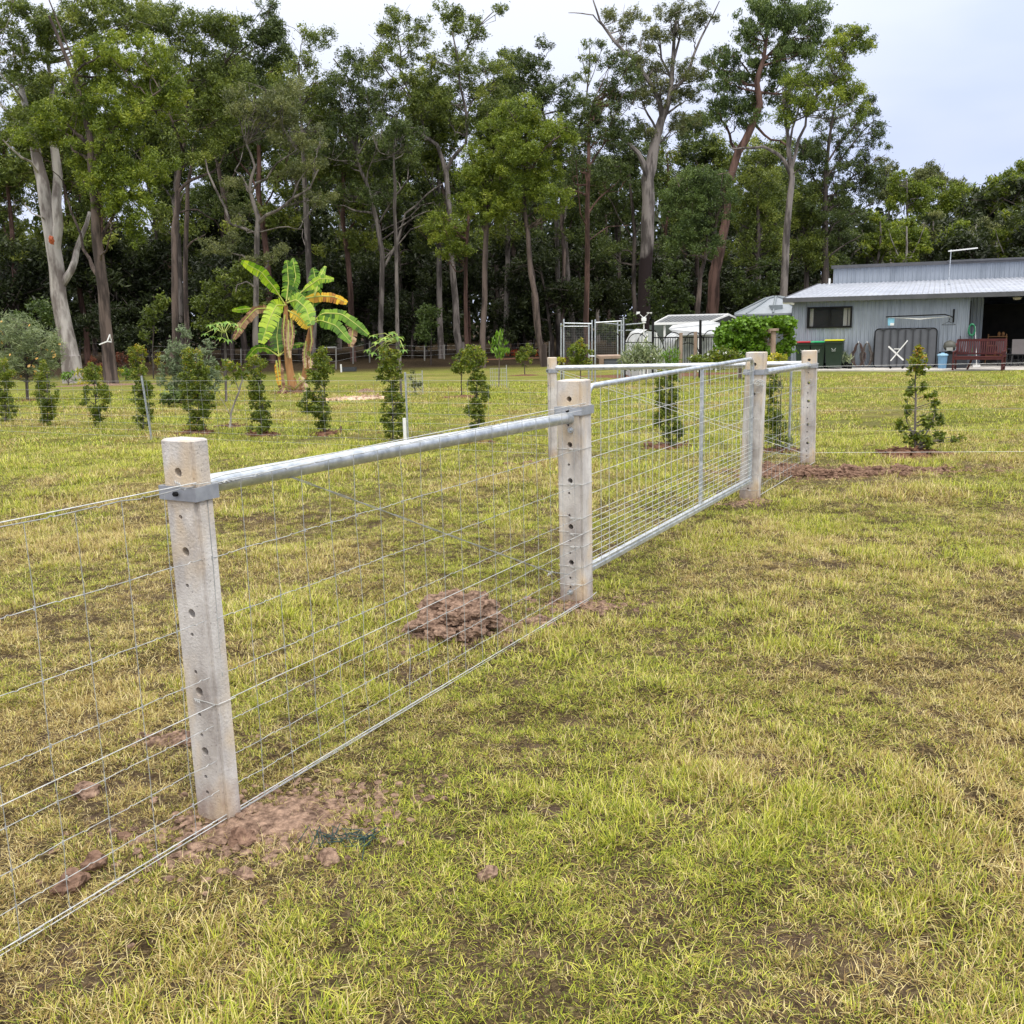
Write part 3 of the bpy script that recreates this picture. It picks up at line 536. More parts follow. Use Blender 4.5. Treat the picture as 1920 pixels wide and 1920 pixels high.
 dict(name='gum_tree',label='straight red-brown trunk with thin upswept side branches left of the charred gum',Y=60,trunk=[(1103,660,14),(1101,520,12),(1101,400,11),(1104,310,9),(1104,240,7),(1112,190,4)],limbs=[[(1103,400,5),(1125,370,4),(1160,340,2)],[(1104,310,5),(1130,275,4),(1145,240,2.5)],[(1102,420,4),(1088,400,3),(1080,300,2)],[(1101,450,3),(1140,425,2.5),(1180,422,1.5)]],
  crown=[(1135,200,50,30),(1165,160,40,32),(1155,115,34,20),(1120,250,40,26),(1170,240,40,28),(1130,340,36,24),(1080,330,24,34),(1165,320,30,26),(1150,130,24,18)],leaf=LF_DARK,bark=BK_RED,leafL=.23,clr=12,dens=.85,twigs=44),
 dict(name='charred_gum_tree',label='tallest grey gum, its lower trunk burnt black, with a crooked bare arm reaching left',Y=62,trunk=[(1204,650,34),(1208,560,31),(1214,450,31),(1216,380,30),(1214,335,29),(1224,290,25),(1240,225,18),(1255,185,13),(1262,110,9),(1268,40,6)],
  limbs=[[(1216,345,18),(1206,305,13),(1178,268,9),(1140,242,5),(1105,236,3)],[(1245,220,13),(1225,165,11),(1192,110,9),(1150,75,7),(1125,40,5),(1112,0,3)],[(1130,48,3.5),(1112,28,3),(1090,25,2.5),(1066,24,1.5)],[(1248,210,10),(1282,150,8),(1302,100,6),(1328,45,4),(1349,2,2)],[(1262,110,6),(1275,70,5),(1262,20,3)],[(1235,240,6),(1215,215,5),(1205,190,4)],[(1255,185,8),(1262,150,7),(1240,110,5),(1235,50,3)],[(1216,300,5),(1240,265,4),(1262,240,3)]],
  crown=[(1140,30,22,16),(1170,50,26,16),(1200,28,22,16),(1215,65,26,18),(1290,20,36,24),(1255,25,26,18),(1325,30,20,18),(1300,55,26,18),(1255,60,26,16),(1175,75,20,14),(1205,100,30,18),(1200,135,40,26),(1255,140,45,28),(1310,130,34,24),(1230,175,45,24),(1290,175,40,22),(1330,110,14,12),(1195,180,30,20),(1210,245,34,20),(1280,230,34,20)],leaf=LF_GREY,bark=BK_CHAR,leafL=.2,clr=10,dens=.9,twigs=60),
 dict(name='leaning_gum_tree',label='reddish trunk leaning right then bending up under a drooping dark crown',Y=60,trunk=[(1325,640,32),(1338,560,29),(1350,470,24),(1360,420,20),(1364,345,19),(1384,285,18),(1408,240,17),(1425,195,15),(1419,155,13),(1432,110,9),(1440,50,6)],
  limbs=[[(1386,290,9),(1371,268,7),(1362,236,5),(1345,215,3)],[(1420,170,8),(1450,176,5),(1476,172,3)],[(1432,110,6),(1470,70,5),(1500,30,3)],[(1425,190,6),(1400,130,4),(1380,100,3)],[(1425,235,6),(1445,262,5),(1480,276,4)]],
  crown=[(1420,30,40,30),(1465,20,50,28),(1400,60,24,26),(1445,75,50,32),(1500,55,45,36),(1535,30,22,34),(1495,110,50,28),(1530,85,34,30),(1355,110,34,28),(1400,130,36,28),(1340,150,30,24),(1385,180,42,28),(1355,205,36,24),(1400,215,34,24),(1480,150,40,20),(1460,180,26,20),(1440,130,26,18)],leaf=LF_WEEP,bark=BK_RED,leafL=.24,clr=12,dens=1.2,twigs=44,droop=1.0),
 dict(name='gum_tree',label='grey gum with candelabra fork beside the house, bright crown spreading right',Y=54,trunk=[(1466,640,19),(1470,540,18),(1474,450,17),(1480,380,15),(1485,335,14),(1482,305,13),(1478,260,9),(1470,210,6)],
  limbs=[[(1482,318,10),(1460,290,8),(1432,275,7),(1395,277,5),(1370,278,3)],[(1486,312,9),(1497,262,7),(1512,215,5),(1560,150,4),(1590,90,3)],[(1478,280,7),(1486,240,5),(1500,190,4)],[(1512,215,4),(1550,205,3),(1600,190,2)],[(1490,320,3),(1505,315,2),(1520,308,1.5)]],
  crown=[(1590,70,28,26),(1618,85,24,18),(1575,95,34,26),(1610,50,12,12),(1560,130,34,24),(1540,165,45,24),(1585,165,34,24),(1600,195,24,18),(1500,195,36,24),(1470,215,28,16),(1540,200,34,18),(1495,150,26,18),(1615,210,14,12)],leaf=LF_LIME,bark=BK_GREY,leafL=.2,clr=11,dens=1.2,twigs=44),
 dict(name='she_oak_tree',label='wispy dark tree with bare fine twigs, just left above the house roof',Y=66,trunk=[(1545,640,20),(1548,520,17),(1547,420,14),(1548,330,10),(1558,240,6),(1570,180,4)],
  limbs=[[(1548,330,5),(1590,280,4),(1640,225,2),(1672,238,1)],[(1552,300,5),(1600,240,4),(1640,190,2)],[(1548,380,5),(1600,330,4),(1660,290,1.5)],[(1550,480,4),(1590,455,3),(1615,440,2)],[(1548,440,4),(1600,400,3),(1640,380,2)],[(1547,360,4),(1510,310,3),(1500,270,2)]],
  crown=[(1560,235,34,26),(1600,225,34,24),(1540,280,40,30),(1600,270,34,28),(1635,185,10,8),(1632,215,14,10),(1647,232,8,10),(1640,260,24,22),(1590,320,55,30),(1550,340,50,30),(1630,320,34,28),(1560,390,55,30),(1600,370,50,28),(1520,310,26,34),(1640,350,30,26)],leaf=LF_DARK,bark=BK_DARK,leafL=.22,clr=10,dens=.75,twigs=70,droop=.6),
 dict(name='wattle_tree',label='dense dark-green bushy tree on a twisting double stem by the covered frames',Y=54,trunk=[(1302,640,13),(1308,580,12),(1313,520,10),(1325,470,8),(1340,430,6)],limbs=[[(1313,520,7),(1320,490,6),(1355,440,4)],[(1325,470,5),(1325,430,4),(1300,405,3)]],
  crown=[(1295,345,42,28),(1330,335,40,26),(1262,390,24,36),(1300,395,45,34),(1345,375,36,34),(1280,440,34,28),(1330,440,30,30),(1310,470,34,20),(1270,465,20,20)],leaf=LF_WEEP,bark=BK_BROWN,leafL=.2,clr=12,dens=1.3,twigs=24),
 dict(name='broadleaf_tree',label='full green tree filling the gap between the leaning trunk and the grey gum',Y=63,trunk=[(1420,650,14),(1420,540,13),(1422,440,10),(1420,360,6)],limbs=[],crown=[(1405,350,36,26),(1440,345,32,26),(1400,395,34,34),(1440,400,34,36),(1420,445,45,30),(1400,480,30,24),(1450,470,26,26)],leaf=LF_GUM,bark=BK_DARK,leafL=.23,clr=13,dens=1.35,twigs=16),
 dict(name='broadleaf_tree',label='full green tree right of the grey gum, its leaves reaching down to the tank',Y=66,trunk=[(1512,650,13),(1512,540,12),(1510,440,8)],limbs=[],crown=[(1515,360,30,26),(1505,400,32,34),(1520,430,34,34),(1505,470,36,26),(1530,480,28,24)],leaf=LF_GUM,bark=BK_DARK,leafL=.24,clr=13,dens=1.35,twigs=14),
]
for k,t in enumerate(TR): tree(seed=k*31,**t)
# far tree line to the right, behind the house
FT=[(1668,300,96,LF_GREY),(1700,320,92,LF_LIME),(1735,310,104,LF_GREY),(1765,335,95,LF_LIME),(1800,335,108,LF_GREY),(1830,350,96,LF_LIME),(1865,365,104,LF_GREY),(1892,318,90,LF_LIME),(1935,300,96,LF_LIME),(1990,300,100,LF_GREY),(2060,280,96,LF_LIME),
    (1650,400,84,LF_LIME),(1700,410,82,LF_LIME),(1750,400,86,LF_GREY),(1795,415,84,LF_LIME),(1845,410,86,LF_GREY),(1900,400,82,LF_LIME),(1960,400,86,LF_GREY)]
TXT={0:'far',}
for k,(px,py,Y,lf_) in enumerate(FT):
    g=np.random.default_rng(500+k); cr_=[(px+g.uniform(-26,26),py+16+g.uniform(0,60),g.uniform(16,26),g.uniform(11,17)) for _ in range(9)]+[(px,py+10,12,9),(px+g.uniform(-20,20),py+5,8,6)]
    tree('gum_tree','pale-limbed gum in the distant tree line beyond the house roof',Y,[(px+g.uniform(-8,8),620,8),(px+g.uniform(-6,6),500,7),(px,py+60,5),(px,py+15,3)],[[(px,520,3),(px-20,470,2.5),(px-34,430,1.5)],[(px,500,3),(px+24,450,2.5),(px+36,420,1.5)]],cr_,lf_,[BK_PALE,BK_GREY][k%2],leafL=.36,clr=9,dens=1.25,twigs=10,group='distant trees beyond the house',seed=k)
# generic forest behind: four kinds, copied
def copy_tree(o,loc,rz,scl,label=None):
    c=o.copy(); COL.objects.link(c); c.location=Vector(loc); c.rotation_euler=(0,0,rz); c.scale=(scl,)*3
    if label: c['label']=label
    for ch in list(o.children):
        d=ch.copy(); COL.objects.link(d); d.parent=c; d.matrix_parent_inverse=ch.matrix_parent_inverse.copy()
    return c
protos=[]
FLAB=['slender brown-barked trunk deep in the shaded forest behind the front gums','slender grey-barked trunk deep in the shaded forest behind the front gums','slender blackish trunk deep in the shaded forest behind the front gums','slender reddish trunk deep in the shaded forest behind the front gums']
for k,(lf_,bk) in enumerate([(LF_DARK,BK_BROWN),(LF_GUM,BK_GREY),(LF_DARK,BK_DARK),(LF_GUM,BK_RED)]):
    px=[420,700,930,1250][k]; g=np.random.default_rng(900+k)
    cr_=[(px+g.uniform(-55,55),g.uniform(190,330),g.uniform(26,40),g.uniform(18,28)) for _ in range(11)]+[(px+g.uniform(-50,50),g.uniform(330,470),g.uniform(22,34),g.uniform(14,20)) for _ in range(5)]
    protos.append(tree('forest_tree',FLAB[k],84,[(px,640,14),(px+3,520,12),(px-3,400,10),(px+4,300,7),(px,220,4)],[[(px,420,4),(px+30,370,3),(px+50,330,2)],[(px,400,4),(px-30,350,3),(px-45,320,2)]],cr_,lf_,bk,leafL=.44,clr=15,dens=1.05,twigs=16,group='trees deep in the forest',seed=40+k))
g=np.random.default_rng(77); cnt=0
for row,(Y,n,x0,x1) in enumerate([(74,14,-130,1600),(82,17,-180,1700),(92,20,-200,2150),(104,20,-240,2200)]):
    for i in range(n):
        px=x0+(x1-x0)*(i+g.uniform(.1,.9))/n; yy=Y+g.uniform(-4,4); b=base(px,yy); sc_=g.uniform(.9,1.12) if px<620 else g.uniform(.78,.98) if px<1050 else g.uniform(.68,.84) if px<1500 else g.uniform(.5,.62)
        copy_tree(protos[(i*3+row+int(g.integers(0,2)))%4],b,g.uniform(0,6.28),sc_); cnt+=1
for p_ in protos: p_.scale=(.85,)*3
# lower, denser dark scrub trees under the canopy
g=np.random.default_rng(88)
SL='low dark shrubby sapling in the deep shade under the gums'
sproto=[]
for k in range(3):
    px=[600,800,1000][k]; cr_=[(px+g.uniform(-45,45),g.uniform(520,625),g.uniform(20,34),g.uniform(16,24)) for _ in range(10)]
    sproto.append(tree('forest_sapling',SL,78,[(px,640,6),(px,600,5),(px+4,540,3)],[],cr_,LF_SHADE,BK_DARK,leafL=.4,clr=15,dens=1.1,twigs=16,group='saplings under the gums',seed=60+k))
for row,(Y,n) in enumerate([(72,13),(80,16),(90,18)]):
    for i in range(n):
        px=-150+2150*(i+g.uniform(.1,.9))/n; yy=Y+g.uniform(-3,3)
        if 1180<px<1560 and row==0: continue
        copy_tree(sproto[(i+row)%3],base(px,yy),g.uniform(0,6.28),g.uniform(.8,1.5)*(1+.25*row))
# the unbroken forest farther back
def forest_mass():
    g=np.random.default_rng(5); n=150000
    Y=g.uniform(112,150,n); X=g.uniform(-95,125,n); top=11+7*fbm(X*.09,Y*.09,71,3)-np.clip((X-35)/25,0,1)*1.5
    Z=-1.2+top*g.uniform(0,1,n)**.8
    m=fbm(X*.35+Z*.13,Y*.35+Z*.41,72,2)>.40
    C=np.stack([X,Y,Z],1)[m]; V,Fq=leaf_quads(C,1.0,.62,.2,g)
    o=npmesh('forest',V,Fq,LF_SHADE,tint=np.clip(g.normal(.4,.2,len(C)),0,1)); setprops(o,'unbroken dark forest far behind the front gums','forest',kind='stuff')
forest_mass()

# ---------------------------------------------------------------- shrubs
def shrub(name,label,px,pbase,ells,leaf,leafL=.04,dens=1.,cat='shrub',group=None,stem=BK_BROWN,clr=7,Y=None,stems=None,aspect=.5,droop=0.,up=.0,tips=None,seed=0,mulch=None,stemw=2.5,tipcol=.0,ng=None):
    P=gp(px,pbase) if Y is None else base(px,Y); Y=P[1]; s=Y/F
    g=np.random.default_rng(seed+int(px)*3); P[2]=float(zlump(np.array(P[0]),np.array(P[1])))
    root=empty(name,P,label,cat,group)
    mb=MB(); top=min(e_[1]-e_[3]*.6 for e_ in ells); bx=P
    stems=stems or [[(px,pbase,stemw),(px+1,(pbase+top)/2,stemw*.7),(px,top,stemw*.3)]]
    for st in stems:
        Q=[[*at(a,b,Y),w*s/2] for a,b,w in st]
        if abs(st[0][1]-pbase)<3: Q[0][:3]=[P[0],P[1],P[2]-.03]
        Q=wob(Q,g,.03); mb.tube(Q[:,:3],Q[:,3],6)
    A=[];T=[]
    ymin=min(e_[1]-e_[3] for e_ in ells); ymax=max(e_[1]+e_[3] for e_ in ells)
    for (cx,cy,rx,ry) in ells:
        n=max(3,int(dens*2.4*rx*ry/(clr*clr)))
        for _ in range(n):
            a=g.uniform(0,6.283); q=math.sqrt(g.uniform(0,1)); py=cy+ry*q*math.sin(a)
            c=at(cx+rx*q*math.cos(a)*.85,py,Y+g.uniform(-1,1)*rx*s*.9); r=clr*s*g.uniform(.6,1.2)
            m=int(np.clip(3.2*math.pi*r*r/(leafL*leafL*.3),10,700)); A.append(clump_pts(c,r,m,g,.9,.2))
            hh=(ymax-py)/(ymax-ymin+1e-6); T.append(np.clip(g.normal(.38,.17,m)+g.normal(0,.1)+tipcol*np.clip(hh-.72,0,1)*2.6,0,1))
            if g.uniform()<.35: mb.tube([np.array([*at(px,min(pbase-4,py+12),Y)]),c],[s*.7,s*.25],4)
    A=np.concatenate(A);T=np.concatenate(T); k=A[:,2]>P[2]+.01; A=A[k];T=T[k]
    mb.build('stem',stem,root,smooth=True)
    V,Fq=leaf_quads(A,leafL,leafL*aspect,droop,g,up); npmesh('foliage',V,Fq,leaf,root,tint=T)
    if tips is not None:
        leafm,n_,sz=tips; ii=g.choice(len(A),n_); V,Fq=leaf_quads(A[ii]+[0,-.05,.03],sz,sz*.7,0,g); npmesh('flowers',V,Fq,leafm,root,tint=g.uniform(0,1,len(ii)))
    return root,P
def mound(name,label,P,rx,ry,h,mat,cat='mulch',seed=0,chips=0,chipmat=None,rz=0,group=None,lump=.35):
    g=np.random.default_rng(seed+int(abs(P[0])*100)); nr,na=10,30; V=[];
    for i in range(nr+1):
        t=i/nr
        for j in range(na):
            a=2*math.pi*j/na; wv=1+.22*math.sin(3*a+seed)+.14*math.sin(7*a+seed*2)
            x=rx*t*wv*math.cos(a); y=ry*t*wv*math.sin(a); x,y=x*math.cos(rz)-y*math.sin(rz),x*math.sin(rz)+y*math.cos(rz)
            z=h*(1-t*t)**1.0*(1+lump*(vnoise(x*14/max(.3,rx)+3,y*14/max(.3,rx),seed)-.5)*2)
            X=P[0]+x; Y_=P[1]+y; V.append((X,Y_,float(zlump(np.array(X),np.array(Y_)))+z-.012*(t>.9)))
    mb=MB(); fs=[(i*na+j,i*na+(j+1)%na,(i+1)*na+(j+1)%na,(i+1)*na+j) for i in range(nr) for j in range(na)]; mb._add(V,fs)
    for _ in range(chips):
        a=g.uniform(0,6.28); q=math.sqrt(g.uniform(0,1))*1.1; x=rx*q*math.cos(a); y=ry*q*math.sin(a); x,y=x*math.cos(rz)-y*math.sin(rz),x*math.sin(rz)+y*math.cos(rz)
        X=P[0]+x;Y_=P[1]+y; zz=float(zlump(np.array(X),np.array(Y_)))+h*max(0,1-q*q)+.01; l=g.uniform(.03,.10)*max(1,rx*1.2)
        d=g.normal(0,1,3); d[2]*=.3; d/=np.linalg.norm(d); mb.beam([X,Y_,zz],np.array([X,Y_,zz])+d*l,l*.3,l*.12)
    o=mb.build(name,mat,None,smooth=True); me=o.data
    # put the origin at its base
    off=Vector((P[0],P[1],P[2])); me.transform(Matrix.Translation(-off)); o.location=off
    return setprops(o,label,cat,group)
# clipped column shrubs along the back fence
CS=[(8,790,[(8,715,14,38),(14,765,14,22)],'first column shrub at the left edge, half cut off by the picture, loose and reddish'),
 (90,796,[(80,705,9,25),(88,740,17,28),(92,775,12,18)],'narrow column shrub with reddish tip, second from the left edge'),
 (178,800,[(172,700,14,18),(178,745,23,26),(182,778,9,16)],'top-heavy column shrub that is wide at the middle and thin at the foot'),
 (268,805,[(257,665,12,16),(262,700,13,20),(268,745,18,28),(270,782,14,18)],'column shrub touching the steel picket, leafy top tinted orange'),
 (369,812,[(362,672,18,16),(365,710,25,28),(372,755,26,28),(372,792,18,17)],'broadest and fullest column shrub, left of the nearest post'),
 (489,816,[(478,680,16,12),(483,715,14,26),(486,755,16,26),(488,793,20,22)],'neat dense column shrub standing in front of the banana clump, left one'),
 (608,814,[(600,672,17,14),(600,700,21,26),(590,755,24,22),(603,775,14,22),(610,800,5,12)],'lopsided column shrub in front of the banana clump, bulging left, on a mulch ring'),
 (736,828,[(726,668,18,18),(732,700,21,24),(734,738,12,14),(737,772,20,30),(738,808,15,15)],'column shrub pinched at the waist beside the white-sleeved picket'),
 (893,832,[(890,668,20,16),(893,700,13,18),(897,730,18,24),(894,772,17,24)],'column shrub behind the far half of the round rail, left of the thick post'),
 (1254,838,[(1250,705,17,18),(1252,740,20,26),(1247,778,20,26),(1262,808,15,22)],'dense column shrub seen through the left half of the gate mesh'),
 (1462,846,[(1452,705,8,20),(1448,745,9,26),(1452,795,17,24),(1462,825,19,14)],'column shrub seen between the two right-hand concrete posts')]
for k,(px,pb,el_,lab) in enumerate(CS):
    el_=[(a_,b_,c_*1.34,d_*1.12) for a_,b_,c_,d_ in el_]; r_,P=shrub('column_shrub',lab,px,pb,el_,LF_SHRUB,leafL=.042,dens=1.1,group='clipped shrubs along the back fence',seed=k,tipcol=.38 if k in(0,1,3,4,5) else .15,stem=BK_GREY)
    if k in (4,5,6,8,9,10): mound('mulch_ring','ring of reddish bark mulch at the foot of the '+['','','','','broadest column shrub','neat dense column shrub','lopsided column shrub','','column shrub behind the rail','column shrub behind the gate','column shrub between the right posts'][k],P,.30,.24,.05,MULCH,seed=k,chips=50)
# open young shrub right of the corner post
r_,P=shrub('young_shrub','sparse young shrub with bare grey stem standing alone on the right lawn',1718,853,[(1722,662,9,14),(1722,680,18,20),(1733,690,7,8),(1706,700,6,8),(1712,725,7,14),(1730,725,6,14),(1735,740,6,6),(1703,745,8,10),(1753,745,9,12),(1755,760,9,10),(1700,770,9,10),(1690,795,12,9),(1690,800,10,8),(1705,822,14,12),(1725,815,16,12),(1740,790,12,16),(1762,785,9,12),(1760,815,14,9),(1745,828,20,10),(1785,823,12,5),(1802,822,8,3)],LF_SHRUB,leafL=.05,dens=1.1,clr=6,seed=70,stem=BK_GREY,tipcol=.6,
  stems=[[(1718,853,5),(1716,790,4),(1717,740,3.5),(1718,690,2.5),(1720,655,1.5)],[(1718,840,3),(1745,800,2.5),(1755,750,1.5)],[(1718,845,2.5),(1760,825,2),(1800,822,1)],[(1717,830,2.5),(1700,790,2),(1702,750,1)]])
mound('mulch_ring','brown mulch mound under the sparse young shrub on the right',P+np.array([-.05,0,0]),.42,.3,.07,MULCH,seed=71,chips=60)
# citrus and other young trees on the lawn
def ltree(name,lab,px,pb,el_,leaf,**kw): return shrub(name,lab,px,pb,el_,leaf,cat='tree',**kw)
r_,P=ltree('citrus_tree','round dark citrus bush just behind the column shrub by the rail',866,712,[(868,675,18,17),(860,688,14,12),(875,668,14,12)],LF_SHRUB,leafL=.085,dens=1.2,seed=80,Y=25,stemw=2.5); mound('mulch_ring','mulch patch under the round citrus bush',P,.5,.4,.05,MULCH,seed=80)
r_,P=ltree('citrus_tree','small open citrus tree left of the thin far post',984,703,[(980,662,10,12),(992,658,10,10),(984,678,14,10),(972,672,8,8)],LF_SHRUB,leafL=.09,dens=.9,seed=81,stemw=2.2); mound('mulch_ring','mulch patch under the small open citrus tree',P,.6,.45,.05,MULCH,seed=81)
r_,P=ltree('mango_tree','weeping young tree with hanging leaves inside a wire guard',935,728,[(935,628,9,12),(930,645,12,20),(944,645,9,18),(936,665,7,14)],LF_VINE,leafL=.17,dens=.8,droop=2.5,aspect=.25,seed=82,stemw=2.5)
def guard(label,P,r_,h):
    root=empty('wire_guard',P,label,'plant guard'); mb=MB()
    for k in range(6):
        z=P[2]+h*k/5; mb.tube([(P[0]+r_*math.cos(a),P[1]+r_*math.sin(a),z) for a in np.linspace(0,6.283,17)],.0025,4)
    for a in np.linspace(0,6.283,16,endpoint=False): mb.tube([(P[0]+r_*math.cos(a),P[1]+r_*math.sin(a),P[2]-.02),(P[0]+r_*math.cos(a),P[1]+r_*math.sin(a),P[2]+h)],.0025,4)
    mb.build('mesh',WIRE,root); m2=MB(); m2.tube([(P[0]+r_,P[1],P[2]-.05),(P[0]+r_,P[1],P[2]+h+.1)],.012,6); m2.build('stake',WIRE,root)
guard('round wire guard around the weeping young tree',P,.25,.6)
r_,P=ltree('seedling_tree','faint small seedling inside a wire guard left of the white-sleeved picket',778,742,[(776,705,10,18),(780,725,9,12)],LF_GREY,leafL=.07,dens=.5,seed=83,stemw=1.5); guard('round wire guard around the faint small seedling',P,.22,.55)
# grevillea and others at far left
r_,P=shrub('grevillea_bush','large wispy grey-green bush with orange flower spikes at the left edge',52,752,[(30,618,44,28),(70,640,44,30),(20,650,50,32),(60,670,52,28),(102,650,20,30),(40,692,44,20),(88,692,26,20),(10,690,30,24)],LF_GREV,leafL=.17,dens=1.6,clr=11,aspect=.13,droop=.2,up=.5,tips=(FLOWERO,34,.14),seed=90,stem=BK_DARK,stemw=7,stems=[[(52,752,6),(50,715,6),(48,680,5),(45,630,3)],[(48,690,4),(20,650,3),(5,620,2)],[(48,690,4),(80,660,3),(95,640,2)]]); mound('mulch_ring','mulch patch under the wispy grevillea bush',P,.55,.4,.04,MULCH,seed=90)
shrub('saltbush','tall silvery sage-green shrub behind the broadest column shrub',348,755,[(335,650,22,24),(325,680,26,26),(355,690,30,30),(320,710,28,24),(350,725,34,20),(338,622,8,12),(352,632,8,14)],LF_SAGE,leafL=.12,dens=1.2,clr=9,aspect=.28,up=.6,seed=91)
shrub('saltbush','lower silvery shrub right of the tall sage-green one',392,758,[(385,665,18,26),(395,690,20,26),(400,720,24,20),(375,740,26,16)],LF_SAGE,leafL=.12,dens=1.,clr=9,aspect=.28,up=.6,seed=92)
shrub('leafy_bush','low green ferny bush under the silvery shrubs',345,760,[(330,735,34,14),(365,742,40,14),(320,748,22,9)],LF_WEEP,leafL=.10,dens=1.,clr=8,seed=93,tips=(FLOWER,9,.07))
# foliage plants at the foot of the left gums
YP=[(128,722,LF_VINE,'low fern-leaved plant between the left column shrubs'),(155,722,LF_YEL,'yellow variegated plant just left of the taped gum'),(192,716,LF_YEL,'yellow plant behind the top-heavy column shrub'),(218,716,LF_YEL,'bright yellow plant right of the taped gum trunk'),(236,714,LF_VINE,'lime strappy plant beside the orange-tipped column shrub'),(180,700,LF_DULLRED,'dull red cordyline at the foot of the taped gum'),(228,692,LF_DULLRED,'rust coloured cordyline behind the yellow plants'),(300,692,LF_YEL,'small golden plant beyond the steel picket')]
for k,(px,pb,lf_,lab) in enumerate(YP): shrub('foliage_plant',lab,px,pb,[(px,pb-14,16,12),(px-6,pb-22,9,8)],lf_,leafL=.22,dens=.8,clr=7,aspect=.2,up=.8,cat='plant',seed=100+k,group='coloured plants under the left gums')
for k,(px,pb,lab) in enumerate([(958,668,'left red bromeliad in the far garden bed'),(972,668,'right red bromeliad in the far garden bed, partly behind the citrus'),(1012,668,'orange bromeliad left of the thin far post')]):
    shrub('bromeliad',lab,px,pb,[(px,pb-7,8,7)],LF_RED,leafL=.45,dens=.9,clr=6,aspect=.14,up=.9,cat='plant',seed=120+k,group='red and orange bromeliads')
shrub('flowering_bush','rounded bush with reddish leaves in front of the silver-framed cage',1088,692,[(1080,665,18,16),(1095,668,20,16),(1085,650,12,10)],LF_SHRUB,leafL=.1,dens=1.2,seed=130,tipcol=.4,Y=31)
shrub('golden_bush','small golden bush left of the rounded cage bush',1052,690,[(1052,678,10,10)],LF_YEL,leafL=.1,dens=.7,seed=131,Y=31)
shrub('rosemary_bush','wide feathery grey-green bush in front of the black fence',1212,692,[(1190,665,24,18),(1220,662,28,20),(1205,678,40,13),(1180,678,18,11)],LF_GREV,leafL=.24,dens=1.8,clr=9,aspect=.16,up=1.,seed=132,Y=30,tips=(FLOWER,10,.07))
shrub('strappy_bush','arching strap-leaved plant right of the feathery bush',1255,692,[(1258,665,14,18),(1262,678,16,12)],LF_VINE,leafL=.35,dens=1.0,clr=8,aspect=.09,up=1.2,seed=133,Y=30)
shrub('rose_bush','low dark rose bush dotted with white blooms behind the gate top',1330,690,[(1315,672,24,12),(1350,665,30,14),(1335,680,40,9),(1375,672,18,12)],LF_SHRUB,leafL=.1,dens=1.2,seed=134,Y=30,tips=(FLOWER,22,.12))
shrub('golden_bush','golden-leaved bush between the two right posts',1452,688,[(1450,672,18,9),(1465,674,14,8),(1440,676,12,7)],LF_YEL,leafL=.1,dens=.9,seed=135,Y=30)
shrub('garden_shrub','small yellow-tipped shrub low behind the gate top rail',1258,712,[(1262,700,14,10)],LF_YEL,leafL=.06,dens=.5,seed=136,Y=26)
# undergrowth at the forest edge
for k,(px,Y,el_,lf_,lab) in enumerate([(420,52,[(400,560,40,30),(440,540,45,36),(470,570,36,34),(410,600,45,26),(455,510,30,20)],LF_GUM,'dense dark bush filling the forest edge behind the papaya'),
  (808,62,[(808,595,22,26),(800,620,24,18)],LF_WEEP,'rounded dark green bush alone in the shade between thin trunks'),
  (288,50,[(288,590,18,24),(278,620,18,18),(296,560,10,14)],LF_GUM,'slim sapling in the shade left of the twin trunks'),
  (75,50,[(75,590,36,24),(50,600,30,20)],LF_WEEP,'dark bush behind the grevillea'),
  (1170,60,[(1150,620,24,20),(1190,610,22,20)],LF_DARK,'dark bush behind the cage frame'),
  (1250,58,[(1240,560,30,40),(1265,520,26,30),(1280,570,26,30)],LF_DARK,'tall dark bush right of the charred gum'),
  (1400,60,[(1395,540,26,34),(1420,560,24,26),(1440,520,24,34)],LF_DARK,'dark bush behind the vine pergola')]):
    shrub('forest_bush',lab,px,660,el_,lf_,leafL=.2,dens=1.0,clr=12,seed=150+k,Y=Y,stem=BK_DARK,cat='bush')

